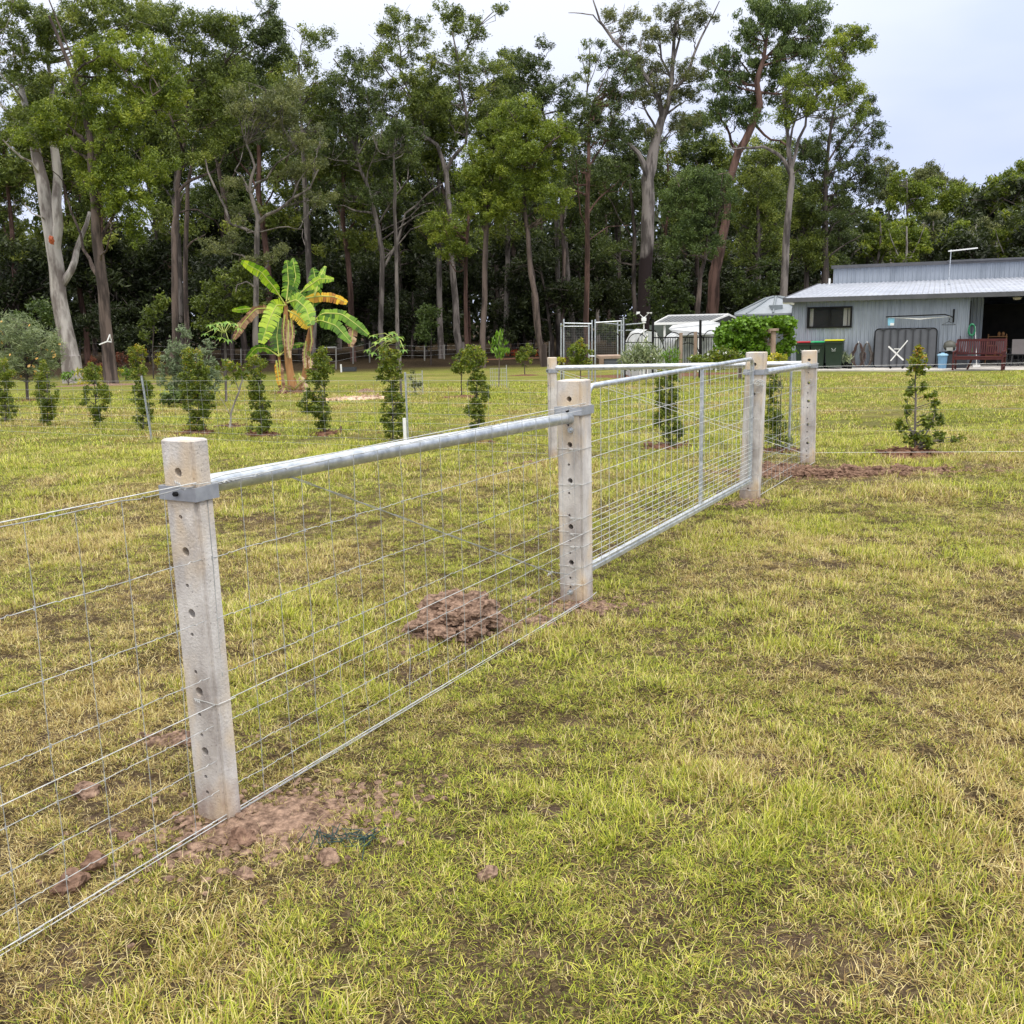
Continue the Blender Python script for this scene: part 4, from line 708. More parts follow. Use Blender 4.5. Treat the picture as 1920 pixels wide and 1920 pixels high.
# ---------------------------------------------------------------- banana, papaya, frangipani
def banana():
    P=gp(556,738); Y=P[1]; s=Y/F; root=empty('banana_plant',P,'banana clump with torn lime leaves and brown dead ones in the middle of the lawn','banana plant')
    g=np.random.default_rng(3)
    for st in ([(547,740,15),(541,680,14),(538,620,12),(536,588,9),(534,566,6)],[(566,740,13),(574,690,12),(578,640,11),(584,604,7)],[(533,740,6),(527,700,5),(523,668,5)],[(556,742,7),(553,715,6),(550,700,4)]):
        mb=MB(); Q=np.array([[*at(a,b,Y+.1),w*s/2] for a,b,w in st]); Q[0,2]=P[2]-.05; Q=wob(Q,g,.02); mb.tube(Q[:,:3],Q[:,3],10); mb.build('stem',BAN_STEM,root,smooth=True)
    def leaf(pts,hw,mat,dep=0,tear=.5,stalk=.12,name='leaf',tn=.5):
        n=30; a=np.array(pts,float); t=np.linspace(0,len(a)-1,n); 
        # smooth curve
        px=np.interp(t,np.arange(len(a)),a[:,0]); py=np.interp(t,np.arange(len(a)),a[:,1])
        for _ in range(2): px[1:-1]=(px[:-2]+2*px[1:-1]+px[2:])/4; py[1:-1]=(py[:-2]+2*py[1:-1]+py[2:])/4
        C=np.array([at(px[i],py[i],Y+dep*(i/n)) for i in range(n)]); T=np.gradient(C,axis=0); T/=np.linalg.norm(T,axis=1)[:,None]
        view=np.array([0,1.,0]); V=[];Fq=[];TT=[]
        for side in(-1,1):
            i=2
            while i<n-1:
                j=min(n-1,i+int(g.integers(1,3))); dr=g.uniform(.05,.35)*tear; q0=len(V)
                for m in (i,j):
                    u=m/(n-1); w=hw*s*min(1,(u-stalk+.02)*7)*(1-max(0,u-.75)**1.5*5.0) if u>stalk else .001; w=max(w,.004)
                    sd_=np.cross(T[m],view); sd_/=np.linalg.norm(sd_)+1e-9; sd_=sd_*side
                    sh=-.1 if m==j and j<n-1 else 0
                    e_=C[m]+T[m]*(sh*w)+sd_*w*g.uniform(.85,1.05)+np.array([0,side*.25*w,-dr*w])
                    V+= [C[m],(C[m]+e_)/2+np.array([0,0,.12*w]),e_]
                Fq+= [(q0,q0+1,q0+4,q0+3),(q0+1,q0+2,q0+5,q0+4)]; tt=float(np.clip(tn-.06+side*.08+g.normal(0,.20),0,1)); TT+=[tt,tt]; i=j  # tint carries the painted lit and shaded leaf tones
        o=npmesh(name,np.array(V),np.array(Fq),mat,root,tint=np.array(TT))
        mb=MB(); mb.tube(C,np.linspace(s*1.6,s*.4,n),5); mb.build('midrib',BAN_MID,o,smooth=True)
    BAN_MID=flat('banana_midrib',(.42,.45,.10))
    G,Yl,B=LF_BAN,LF_BANY,LF_BANB
    for a in [([(534,570),(515,540),(490,510),(453,490)],11,G,-.5,.6,.2,.75),([(537,565),(541,530),(538,488)],12,G,.2,1,.05,.35),([(541,563),(555,520),(549,484)],10,G,.4,.9,.1,.35),([(543,565),(575,540),(600,522),(626,524)],8,G,-.4,.5,.25,.8),
      ([(584,604),(588,560),(592,525),(587,502)],14,G,.3,1.1,.2,.25),([(590,555),(600,520),(610,499)],6,G,.6,.4,.1,.7),([(585,600),(575,560),(555,545)],10,G,.5,.8,.2,.2),([(556,562),(600,555),(626,556),(651,568)],9,Yl,.2,1.0,.1,.35),([(538,568),(556,562),(574,578),(584,610)],15,G,-.7,.6,.1,.7),
      ([(540,582),(558,592),(578,615)],9,Yl,-.3,.9,.1,.85),([(536,572),(518,572),(505,600),(490,644)],15,G,-.8,.4,.08,.9),([(528,578),(480,578),(455,605),(438,636)],8,B,-.3,1.4,.1,.4),([(528,580),(470,578),(435,582)],6,G,.6,.3,.5,.6),
      ([(584,606),(605,587),(640,588),(668,608),(691,628)],10,G,-.2,.7,.15,.4),([(584,607),(600,600),(630,610),(658,642)],11,G,-.6,.6,.2,.5),([(652,590),(662,618),(657,650)],9,B,-.25,1.5,.05,.6),([(523,668),(519,630),(524,595)],16,G,.6,.5,.1,.2),
      ([(523,668),(500,652),(480,652),(462,672)],7,G,.3,.7,.1,.3),([(525,666),(545,648),(572,644)],5,G,.4,.9,.2,.3),([(524,668),(533,640),(555,620)],7,G,.8,.6,.2,.15),([(550,600),(556,585),(562,570)],9,G,.9,.5,.1,.15),([(540,600),(546,640),(538,670)],5,B,-.1,1.2,.1,.6),([(524,675),(526,710),(530,735)],7,B,-.1,1.4,.05,.25),([(518,676),(521,700),(524,722)],5,Yl,-.15,1.2,.05,.4),([(572,655),(582,670),(583,690)],5,B,-.2,1.3,.1,.8),([(560,700),(570,720),(578,740)],6,B,-.3,1.2,.1,.9),([(534,590),(531,620),(534,650)],4,B,-.2,1.4,.02,.2),([(545,590),(549,625),(545,655)],4,B,-.25,1.4,.02,.4),([(582,612),(585,640),(580,662)],3.5,B,-.25,1.4,.02,.15),([(574,640),(570,665),(573,690)],4,B,-.2,1.4,.02,.7),([(541,600),(540,640),(544,672)],4,B,-.3,1.4,.02,.85),([(560,742),(548,728),(536,722)],5,B,-.4,1,.1,.8),([(545,738),(560,722),(572,712)],5,B,-.5,1,.1,.8),([(552,705),(549,722),(551,742)],6,B,.2,1.4,.1,.15),([(548,736),(535,728),(528,738)],5,B,-.35,1.,.1,.5)]:
        leaf(a[0],a[1],a[2],a[3],a[4],a[5],tn=a[6])
    mound('mulch_ring','mulch and dead leaf heap under the banana clump',P+np.array([-.05,.05,0]),.62,.45,.10,MULCH,seed=5,chips=70)
banana()
def papaya(label,stem,leaves,Y=None,pb=None):
    P=gp(stem[0][0],pb or stem[0][1]) if Y is None else base(stem[0][0],Y); Y=P[1]; s=Y/F; root=empty('papaya_tree',P,label,'papaya tree'); g=np.random.default_rng(int(stem[0][0]))
    mb=MB(); Q=np.array([[*at(a,b,Y),w*s/2] for a,b,w in stem]); Q[0,:3]=P; Q[0,2]-=.05; mb.tube(Q[:,:3],Q[:,3],8); mb.build('stem',BK_GREY,root,smooth=True); top=Q[-1,:3]
    pt=flat('papaya_petiole',(.35,.40,.10))
    for (lx,ly,r_) in leaves:
        c=at(lx,ly,Y+g.uniform(-.5,.5)); mb=MB(); mid=(top+c)/2+np.array([0,0,.12]); mb.tube([top,mid,c],[.012,.010,.006],5); mb.build('petiole',pt,root)
        V=[];Fq=[];rr=r_*s; nl=8; q=np.array([0,-.35,.2])
        for k in range(nl):
            a=2*math.pi*k/nl+g.uniform(-.15,.15); d=np.array([math.cos(a),math.sin(a)*.8,-.25+.25*math.sin(a)]); sd_=np.array([-math.sin(a),math.cos(a)*.8,0]); L_=rr*g.uniform(.8,1.15)
            n0=len(V); V+=[c,c+d*L_*.45+sd_*L_*.20,c+d*L_*.75+sd_*L_*.10,c+d*L_+np.array([0,0,-.2*L_]),c+d*L_*.75-sd_*L_*.10,c+d*L_*.45-sd_*L_*.20]
            Fq+=[(n0,n0+1,n0+2,n0+5),(n0+5,n0+2,n0+3,n0+4)]
        npmesh('leaf',np.array(V),np.array(Fq),LF_PAPAYA,root,tint=np.clip(g.normal(.5,.25,len(Fq)),0,1))
    return P
papaya('papaya with pale stem and hand-shaped leaves left of the banana clump',[(424,695,5),(422,650,4.5),(420,625,4)],[(395,608,13),(410,604,15),(425,602,15),(440,606,13),(385,625,10),(415,632,15),(428,636,13),(447,615,12),(398,630,9),(405,614,12)],Y=26)
papaya('papaya with hand-shaped leaves rising right of the banana clump, behind a column shrub',[(752,700,5),(750,665,4.5),(745,640,4)],[(700,660,14),(715,652,12),(690,655,10),(722,632,15),(745,630,15),(705,640,12),(752,645,13),(735,622,12),(757,655,12),(700,628,12),(712,668,10)],Y=25)
ltree('frangipani_tree','thin bent sapling with a tuft of long leaves left of the neat column shrub',430,802,[(420,688,16,7),(440,684,16,8),(455,700,14,9),(440,705,18,10)],LF_SHRUB,leafL=.13,dens=.8,clr=7,aspect=.28,seed=140,stem=BK_PALE,up=.3,tipcol=.3,stems=[[(430,802,4),(433,775,3.5),(448,735,3.2),(455,712,2.5),(452,695,2)],[(448,732,2),(440,705,1.5)],[(432,778,1.2),(410,740,1)]])
P=gp(436,800); mound('mulch_ring','mulch patch at the foot of the thin bent sapling',P,.34,.22,.03,MULCH,seed=141,chips=40)
# litter heap
P=gp(675,749); o=mound('leaf_litter_heap','pale heap of dry palm litter on the lawn right of the banana clump',P,1.1,.42,.07,pm('dry_litter',(.34,.20,.13),(.72,.56,.42),scale=14,rough=.9,bump=1),cat='leaf litter',seed=7,chips=160)
P=gp(685,737); mound('soil_heap','small brown soil lump behind the dry litter heap',P,.3,.2,.1,SOIL,cat='soil',seed=8)
P=gp(655,696); rt=empty('tub',P,'dark rectangular tub on the lawn right of the banana clump','tub'); mb=MB(); a=.42
for sx,sy,w,d in((-1,0,.03,.5),(1,0,.03,.5),(0,-1,.75,.03),(0,1,.75,.03)): mb.box((P[0]+sx*.375,P[1]+sy*.25,P[2]+.11),(w,d,.22))
mb.build('wall',flat('dark_plastic',(.05,.055,.06)),rt); mb=MB(); mb.box((P[0],P[1],P[2]+.02),(.72,.47,.04)); mb.build('floor',BLACK,rt)

# ---------------------------------------------------------------- the near fence, gate and corner assembly
p1=gp(412,1524); p2=gp(1080,1124); p3=gp(1408,933); p4=gp(1513,868); p5=gp(1037,857)
# pull the four line posts onto one line
A_=np.array([p1[:2],p2[:2],p3[:2],p4[:2]]); cen=A_.mean(0); u_,s_,vt=np.linalg.svd(A_-cen); DIR=vt[0]*np.sign(vt[0][1]); AZ=math.atan2(DIR[1],DIR[0])
print('posts',np.round(A_,2).tolist(),np.round(p5,2),'az',math.degrees(AZ))
for q in(p1,p2,p3,p4): q[:2]=.5*q[:2]+.5*(cen+DIR*((q[:2]-cen)@DIR))
NRM=np.array([DIR[1],-DIR[0]])   # towards the camera side (right of the line)
def post_height(P,top): 
    d=ray(*top); k=P[1]/d[1]; return CAMH+k*d[2]-P[2]
H1,H2,H3,H4,H5=[post_height(p,t) for p,t in((p1,(345,822)),(p2,(1076,712)),(p3,(1419,660)),(p4,(1518,657)),(p5,(1035,670)))]
print('heights',H1,H2,H3,H4,H5)
BIG=[1.15,.90,.70,.44,.235]; SML=[1.01,.79,.63,.505,.36,.29,.145,.09]
def concrete_post(P,top,wA,wB,h,root,az=AZ,small=SML,wear=0):
    """A tapered-arris cast post with real holes through it, in the root's axes"""
    mb=bmesh.new(); bmesh.ops.create_cube(mb,size=1)
    for v in mb.verts: v.co=Vector((v.co.x*wB,v.co.y*wA,(v.co.z+.5)*(h+.25)-.25))
    bmesh.ops.bevel(mb,geom=[e_ for e_ in mb.edges if abs(e_.verts[0].co.z-e_.verts[1].co.z)>.5],offset=.013,segments=2,affect='EDGES')
    bmesh.ops.bevel(mb,geom=[e_ for e_ in mb.edges if e_.verts[0].co.z>h-.01 and e_.verts[1].co.z>h-.01],offset=.005,segments=1,affect='EDGES')
    me=bpy.data.meshes.new('post'); mb.to_mesh(me); mb.free(); o=bpy.data.objects.new('post',me); COL.objects.link(o)
    cb=MB(); k=h/1.25
    for z in BIG: cb.tube([(-wB,-.004,z*k),(wB,-.004,z*k)],.0155,14)
    for z in small: cb.tube([(-wB,.004,z*k),(wB,.004,z*k)],.0075,8)
    c=cb.build('cut',None); md=o.modifiers.new('b','BOOLEAN'); md.operation='DIFFERENCE'; md.object=c; md.solver='EXACT'
    dg=bpy.context.evaluated_depsgraph_get(); me2=bpy.data.meshes.new_from_object(o.evaluated_get(dg)); bpy.data.objects.remove(o); bpy.data.objects.remove(c)
    # slight unevenness, local x along the line, y across
    lean=Vector((top[0]-P[0],top[1]-P[1],0))
    T=Matrix.Translation(Vector(P))@Matrix.Shear('XY',4,(0,0))@Matrix.Rotation(az,4,'Z')
    me2.transform(Matrix.Rotation(az,4,'Z')); 
    for v in me2.vertices:
        t=v.co.z/h; v.co.x+=lean.x*t; v.co.y+=lean.y*t
    ob=bpy.data.objects.new('post',me2); COL.objects.link(ob); me2.materials.clear(); me2.materials.append(CONC); ob.parent=root; ob.location=Vector(P)-root.location
    # steel band, its joint plate and bolt
    zb=1.085*k; bd=MB(); hw=wB/2+.004; hl=wA/2+.004; R3=lambda x,y,z:(P[0]+lean.x*z/h+x*math.cos(az)-y*math.sin(az),P[1]+lean.y*z/h+x*math.sin(az)+y*math.cos(az),P[2]+z)
    def quadbox(x0,x1,y0,y1,z0,z1,mb_):
        vs=[R3(x,y,z) for x in(x0,x1) for y in(y0,y1) for z in(z0,z1)]; mb_._add(vs,[(0,1,3,2),(4,6,7,5),(0,4,5,1),(2,3,7,6),(0,2,6,4),(1,5,7,3)])
    z0,z1=zb-.022,zb+.022; t=.005
    quadbox(-hw-t,-hw,-hl-t,hl+t,z0,z1,bd); quadbox(hw,hw+t,-hl-t,hl+t,z0,z1,bd); quadbox(-hw,hw,-hl-t,-hl,z0,z1,bd); quadbox(-hw,hw,hl,hl+t,z0,z1,bd)
    bo=bd.build('band',BAND,ob); bl=MB(); c0=R3(-hw-t,0,zb); c1=R3(-hw-t-.012,0,zb); bl.tube([c0,c1],.008,6); bl.build('bolt',BLACK,bo)
    return ob
def topof(P,px,py): return at(px,py,P[1])
KW=np.cross
def L3(P,a,side,z): # point a metres along the line from P, side metres to the camera side, z above the ground there
    q=P[:2]+DIR*a+NRM*side; return np.array([q[0],q[1],float(zg(q[0],q[1]))+z])
f1=empty('wire_fence',p1,'near wire mesh fence with two concrete posts and a round galvanised top rail','fence')
T1=topof(p1,345,822); T2=topof(p2,1076,712); T3=topof(p3,1419,660); T4=topof(p4,1518,657); T5=topof(p5,1035,670)
concrete_post(p1,T1,.140,.080,H1,f1); concrete_post(p2,T2,.150,.145,H2,f1)
def rail(Pa,Pb,za,zb,r_,root,off=.03,flange=True):
    a=np.array(Pa,float)+[0,0,za]; b=np.array(Pb,float)+[0,0,zb]; d=b-a; d/=np.linalg.norm(d); a2=a+d*off; b2=b-d*off; mb=MB(); mb.tube([a2,(a2+b2)/2,b2],r_,20); o=mb.build('rail',GALV,root,smooth=True)
    if flange:
        for q,e_ in((a2,1),(b2,-1)):
            m2=MB(); m2.tube([q+d*e_*.002,q+d*e_*.022],r_*1.14,18); m2.tube([q+d*e_*.022,q+d*e_*.034],r_*1.05,18); m2.build('socket',GALV,o,smooth=True)
    return o
def pl(P,T,z,H): # point on the post's own axis at height z
    t=z/H; return np.array([P[0]+(T[0]-P[0])*t,P[1]+(T[1]-P[1])*t,P[2]+z])
rA=pl(p1,T1,1.105,H1); rB=pl(p2,T2,1.055,H2); rail(rA,rB,0,0,.031,f1,off=.055)
# stay bolts and washers on the far post face
mb=MB(); q=np.array([*(p2[:2]-DIR*.078-NRM*(-.015)),p2[2]+.99]); mb.tube([q,q-np.array([*DIR,0])*.012],.016,12); mb.tube([q-np.array([*DIR,0])*.012,q-np.array([*DIR,0])*.022],.009,6); mb.build('washer',GALV,f1,smooth=True)
mb=MB(); q=np.array([*(p2[:2]-DIR*.078),p2[2]+.065]); mb.tube([q,q-np.array([*DIR,0])*.014],.016,12); mb.tube([q-np.array([*DIR,0])*.01,q-np.array([*DIR,0])*.03],.010,8); mb.build('bolt',GALV,f1,smooth=True)
WH=[1.115,.885,.685,.50,.335,.215,.11,.015]
def meshpanel(S,E,side,root,hs=WH,step=.15,r_=.00135,scaleH=1,crimp=True,topw=True,zoff=0,skipv=False,name='wire_mesh',seed=0,mat=None):
    """knotted stock mesh from S to E in the ground plane, wires and stays as one part"""
    g=np.random.default_rng(seed); d=E[:2]-S[:2]; Ln=np.linalg.norm(d); d=d/Ln; n_=np.array([d[1],-d[0]])*side; mb=MB(); k=max(1,int(round(Ln/step))); st=Ln/k
    def pt(a,z): q=S[:2]+d*a+n_; return np.array([q[0],q[1],S[2]+(E[2]-S[2])*a/Ln+z+zoff])
    for wi,z in enumerate(hs):
        P=[]; z=z*scaleH
        for i in range(k+1):
            a=i*st; P.append(pt(a,z+g.normal(0,.0015)))
            if crimp and i<k:
                sg=1 if (i+wi)%2 else -1
                P+= [pt(a+st*.44,z-.0018*sg+g.normal(0,.0008)),pt(a+st*.5,z+.0028*sg),pt(a+st*.56,z-.001*sg)]
        mb.tube(P,r_*(1.25 if wi in(0,len(hs)-1) else 1.),4,cap=False)
        for i in range(k+1):  # hinge knots
            if i%1==0 and wi not in (0,): 
                c=pt(i*st,z); mb.tube([c-np.array([0,0,.006]),c+np.array([0,0,.006])],r_*1.9,4)
    if not skipv:
        for i in range(k+1):
            a=i*st; j=g.normal(0,.005); P=[pt(a+j*math.sin(m*1.7),z*scaleH) for m,z in enumerate(hs)]; mb.tube(P,r_*.85,4,cap=False)
    return mb.build(name,mat or WIRE,root)
SIDE1=.052
Sx=L3(p1,-2.6,0,0); 
q0=p1.copy(); meshpanel(Sx,q0,SIDE1,f1,seed=1); q1=p2.copy(); meshpanel(q0,q1,.066,f1,seed=2)
# plain strained wires: top, middle, doubled bottom
def plain(pts,r_,name,mat=WIREL,root=f1,tw=0):
    mb=MB(); P=np.array(pts,float)
    if tw:
        n=int(np.sum(np.linalg.norm(np.diff(P,axis=0),axis=1))/.02); t=np.linspace(0,len(P)-1,n); C=np.array([np.interp(t,np.arange(len(P)),P[:,k]) for k in range(3)]).T
        for ph in(0,math.pi):
            a=np.arange(n)*.9+ph; off=np.stack([np.cos(a)*.0,np.cos(a),np.sin(a)],1)*tw; mb.tube(C+off,r_,4,cap=False)
    else: mb.tube(P,r_,5,cap=False)
    return mb.build(name,mat,root,smooth=True)
def off(P,z,a=0,side=.066): q=P[:2]+DIR*a+NRM*side; return np.array([q[0],q[1],P[2]+z])
plain([off(Sx,1.128,0,.056),off(p1,1.128,0,.058),off(p1,1.135,.08,.058),off(p2,1.135,-.02,.08)],.0019,'top_wire')
plain([off(p1,1.10,-.03,.06),off(p1,1.12,.1,.062),off(p2,1.10,-.05,.082)],.0016,'tie_wire')
plain([off(Sx,.395,0,.056),off(p1,.405,0,.058),off(p2,.41,-.02,.08)],.0016,'middle_wire')
plain([off(Sx,.022,0,.06),off(p1,.022,0,.062),off(p2,.022,0,.084),off(p2,.03,.09,.084)],.0018,'bottom_wire')
plain([off(Sx,.006,0,.058),off(p1,.008,0,.060),off(p2,.010,0,.082)],.0017,'bottom_wire')
# ties round the posts, one wire each
def post_tie(P,zs,wA,wB,root,az,half=False):
    for z in zs:
        hw=wB/2+.0025; hl=wA/2+.0025; dz=rng.uniform(-.012,.012)
        C=[(-hw,.02),(-hw,-hl*.5),(-hw,-hl+.01),(-hw+.01,-hl),(hw,-hl)] if half else [(-hw,.01),(-hw,hl-.01),(-hw+.01,hl),(hw-.01,hl),(hw,hl-.01),(hw,-hl+.01),(hw-.01,-hl),(-hw+.01,-hl),(-hw,-hl+.01),(-hw-.002,.0)]
        pts=[np.array([P[0]+x*math.cos(az)-y*math.sin(az),P[1]+x*math.sin(az)+y*math.cos(az),P[2]+z+dz*(i/len(C)-.5)]) for i,(x,y) in enumerate(C)]
        k0=pts[-1] if not half else pts[0]; dv=np.array([*NRM,0])
        K=[k0+dv*(a*.0022)+np.array([-.003*DIR[0],-.003*DIR[1],.0035*math.sin(a*1.5)-.002*a*.3]) for a in np.linspace(0,11,24)]
        mb=MB(); mb.tube(pts+K if not half else K[::-1]+pts,.0014,4); mb.build('tie_wire',WIREL,root,smooth=True)
post_tie(p1,(1.125,.41),.14,.08,f1,AZ,True); post_tie(p2,(1.12,.885,.685,.50,.41,.335,.215,.11),.15,.145,f1,AZ)
# diagonal brace of twisted wire
plain([off(p1,1.105,.05,.03),off(p1,1.105,.25,.02),off(p1,1.07,.45,.01),off(p2,.25,-.35,.0),off(p2,.17,-.09,0)],.0017,'brace_wire',mat=WIRE,tw=.0028)
mb=MB(); c=off(p2,.235,-.33,0); mb.tube([c+np.array([*(DIR*a*.006),.006*math.sin(a*1.7)]) for a in np.linspace(-5,5,24)],.0022,4); mb.build('wire_knot',WIREL,f1)
# ---- gate
gt=empty('farm_gate',p2,'galvanised tube farm gate filled with weld mesh, standing closed between two concrete posts','gate')
GA=off(p2,0,.10,.035); GB=off(p3,0,-.085,.02); gl=np.linalg.norm((GB-GA)[:2]); gd=(GB-GA)/np.linalg.norm(GB-GA)
zt0=post_height(GA,(1118,712)); 
def GP(a,z): q=GA+(GB-GA)*(a/gl); return np.array([q[0],q[1],q[2]+z])
ZT=1.215; ZB=.175; rc=.07
mb=MB(); arc=lambda cx,cz,a0,a1:[GP(cx+rc*math.cos(a),cz+rc*math.sin(a)) for a in np.linspace(a0,a1,8)]
mb.tube(arc(rc,ZT-rc,math.pi,math.pi/2)+arc(gl-rc,ZT-rc,math.pi/2,0)+[GP(gl,ZB)],.0165,12); mb.tube([GP(0,ZT-rc),GP(0,ZB)],.0165,12); mb.build('frame',GALV,gt,smooth=True)
mb=MB(); mb.beam(GP(0,ZB),GP(gl,ZB),.032,.034); mb.beam(GP(0,ZB-.012)+[*(NRM*.018),0],GP(gl,ZB-.012)+[*(NRM*.018),0],.010,.022); mb.build('bottom_rail',GALV,gt)
mid=gl*.60
mb=MB(); mb.tube([GP(mid,ZT-.01),GP(mid,ZB)],.0155,12); mb.build('upright',GALV,gt,smooth=True)
mb=MB(); zs=[1.115,1.005,.905,.815,.72,.61]+[.50-.034*k for k in range(10)]
for z in zs: mb.tube([GP(.0 if z<1.1 else .13,z)+[*(NRM*.018),0],GP(gl,z)+[*(NRM*.018),0]],.0017,4)
a=.13
while a<gl-.03: mb.tube([GP(a,ZT)+[*(NRM*.02),0],GP(a,ZB)+[*(NRM*.02),0]],.0016,4); a+=.118
mb.build('weld_mesh',WIREL,gt)
mb=MB(); c=GP(gl-.01,1.02)+np.array([*(NRM*.03),0])
for k in range(4): mb.tube([c+np.array([.022*math.cos(a_)+.02*k,-.01,.018*math.sin(a_)-.012*(k%2)]) for a_ in np.linspace(0,6.28,10)],.0035,5)
mb.tube([c+[.06,0,.01],c+[.07,-.01,-.05]],.0035,5); mb.build('chain',WIREL,gt,smooth=True)
mb=MB()
for z in(1.08,.30): q=GP(-.01,z); mb.tube([q,q-np.array([*(DIR*.05),0])],.009,8); mb.box(q,(.03,.03,.05),rz=AZ)
mb.build('hinge',GALV,gt)
# ---- corner assembly: posts 3, 4, 5
f2=empty('wire_fence',p3,'corner fence of three concrete posts joined by two galvanised rails beyond the gate','fence')
concrete_post(p3,T3,.160,.130,H3,f2); concrete_post(p4,T4,.150,.150,H4,f2,az=AZ+R(8)); 
D5=p5[:2]-p4[:2]; AZ5=math.atan2(-D5[1],-D5[0]); concrete_post(p5,T5,.095,.095,H5,f2,az=AZ5+R(35))
rail(pl(p3,T3,1.085,H3),pl(p4,T4,1.045,H4),0,0,.031,f2,off=.06)
rail(pl(p5,T5,1.04,H5),pl(p4,T4,1.06,H4)+np.array([0,.03,0]),0,0,.031,f2,off=.05)
meshpanel(p3,p4,.07,f2,step=.15,seed=3,scaleH=.96); meshpanel(p5,p4,.06,f2,step=.15,seed=4,scaleH=.92,r_=.0012)
plain([off(p3,1.09,.05,.075),off(p4,1.06,0,.085)],.0022,'top_wire',root=f2); plain([off(p3,.02,.05,.075),off(p4,.02,0,.085)],.0026,'bottom_wire',root=f2)
plain([pl(p5,T5,1.0,H5)+[.05,-.05,0],pl(p4,T4,.12,H4)+[-.08,-.05,0]],.0022,'brace_wire',root=f2); plain([pl(p5,T5,1.03,H5)+[.05,-.05,0],pl(p4,T4,.17,H4)+[-.08,-.02,0]],.0018,'brace_wire',root=f2)
plain([pl(p3,T3,.42,H3)+[.07,-.02,0],pl(p4,T4,.07,H4)+[-.02,-.08,0]],.0020,'brace_wire',root=f2)
post_tie(p3,(.93,.70,.45,.22,.08),.16,.13,f2,AZ); post_tie(p4,(.9,.42),.15,.15,f2,AZ+R(8))
# ---- back fence to the left, on steel pickets
u5=np.array(gp(285,824)[:2]); 
f3=empty('wire_fence',(u5[0],u5[1],float(zg(0,u5[1]))),'back stock fence on steel star pickets in front of the column shrubs','fence')
a5=p5.copy(); b5=np.array([u5[0],u5[1],float(zg(0,u5[1]))]); dirb=(b5-a5)[:2]; dirb/=np.linalg.norm(dirb); c5=np.array([*(b5[:2]+dirb*4.2),0]); c5[2]=float(zg(0,c5[1]))
pk=base(766,11.3); 
for _ in range(20):
    t_=((pk[:2]-a5[:2])@dirb); Yk=a5[1]+dirb[1]*t_; pk=base(766,Yk)
BH=[.90,.76,.62,.48,.36,.25,.14,.04]
meshpanel(c5,b5,0,f3,hs=BH,step=.3,seed=5,r_=.0013,crimp=False); meshpanel(b5,a5,0,f3,hs=BH,step=.3,seed=6,r_=.0013,crimp=False)
def picket(P,h,root,lean=0,white=False):
    mb=MB(); t=P+np.array([-lean,0,h])
    for k in range(3):
        a_=k*2.094+.4; w=np.array([math.cos(a_)*.017,math.sin(a_)*.017,0]); mb.beam(P+w*.5-[0,0,.1],t+w*.5,.006,.034)
    mb.tube([P-[0,0,.1],t],.009,6); o=mb.build('picket',GALV,root)
    if white: m2=MB(); m2.tube([P+[-.035,-.02,0],P+[-.035,-.02,.42]],.022,10); m2.build('sleeve',WHITE,root)
picket(b5,.98,f3,lean=.07); picket(pk,1.0,f3,white=True); e5=base(0,c5[1]-1.0); e5=np.array([*(b5[:2]+dirb*2.35),0]); e5[2]=float(zg(0,e5[1]))
mb=MB(); q=gp(-4,806); mb.tube([q-[0,0,.1],q+[-.03,0,.45]],.035,10); mb.build('timber_post',flat('pale_post',(.55,.48,.42)),f3)
# ---- wires running right from the corner post
f4=empty('wire_fence',p4,'thin plain wires running right from the corner post across the lawn','fence')
e1=gp(1920,866); dd=(e1-p4)[:2]; dd/=np.linalg.norm(dd); far=np.array([*(p4[:2]+dd*9),float(zg(0,10))])
for z,r_ in((1.03,.0014),(.80,.0009),(.56,.0008),(.34,.0008),(.11,.0016)): plain([p4+[.08,0,z],far+[0,0,z]],r_,'wire',root=f4,mat=WIREL if z in(.11,1.03) else WIRE)
picket(gp(1479,848)+[0,0,0],1.0,f2)

# ---------------------------------------------------------------- soil, clods and stones
def clod_mesh(mb,c,r,g,flat_=.6,sub=3):
    bm=bmesh.new(); bmesh.ops.create_icosphere(bm,subdivisions=sub,radius=1); o=Vector(g.uniform(-50,50,3)); rot=Matrix.Rotation(g.uniform(0,6.28),3,'Z'); sx,sy=g.uniform(.75,1.3),g.uniform(.75,1.3)
    vs=[]
    for v in bm.verts:
        p=v.co.copy(); n=mnoise.noise(p*1.3+o)*.45+mnoise.noise(p*3.1+o)*.25+mnoise.noise(p*7+o)*.14+mnoise.noise(p*15+o)*.08; p=p*(1+n); p=rot@Vector((p.x*sx,p.y*sy,p.z*flat_)); vs.append((c[0]+p.x*r,c[1]+p.y*r,c[2]+p.z*r))
    fs=[tuple(v.index for v in f.verts) for f in bm.faces]; bm.free(); mb._add(vs,fs)
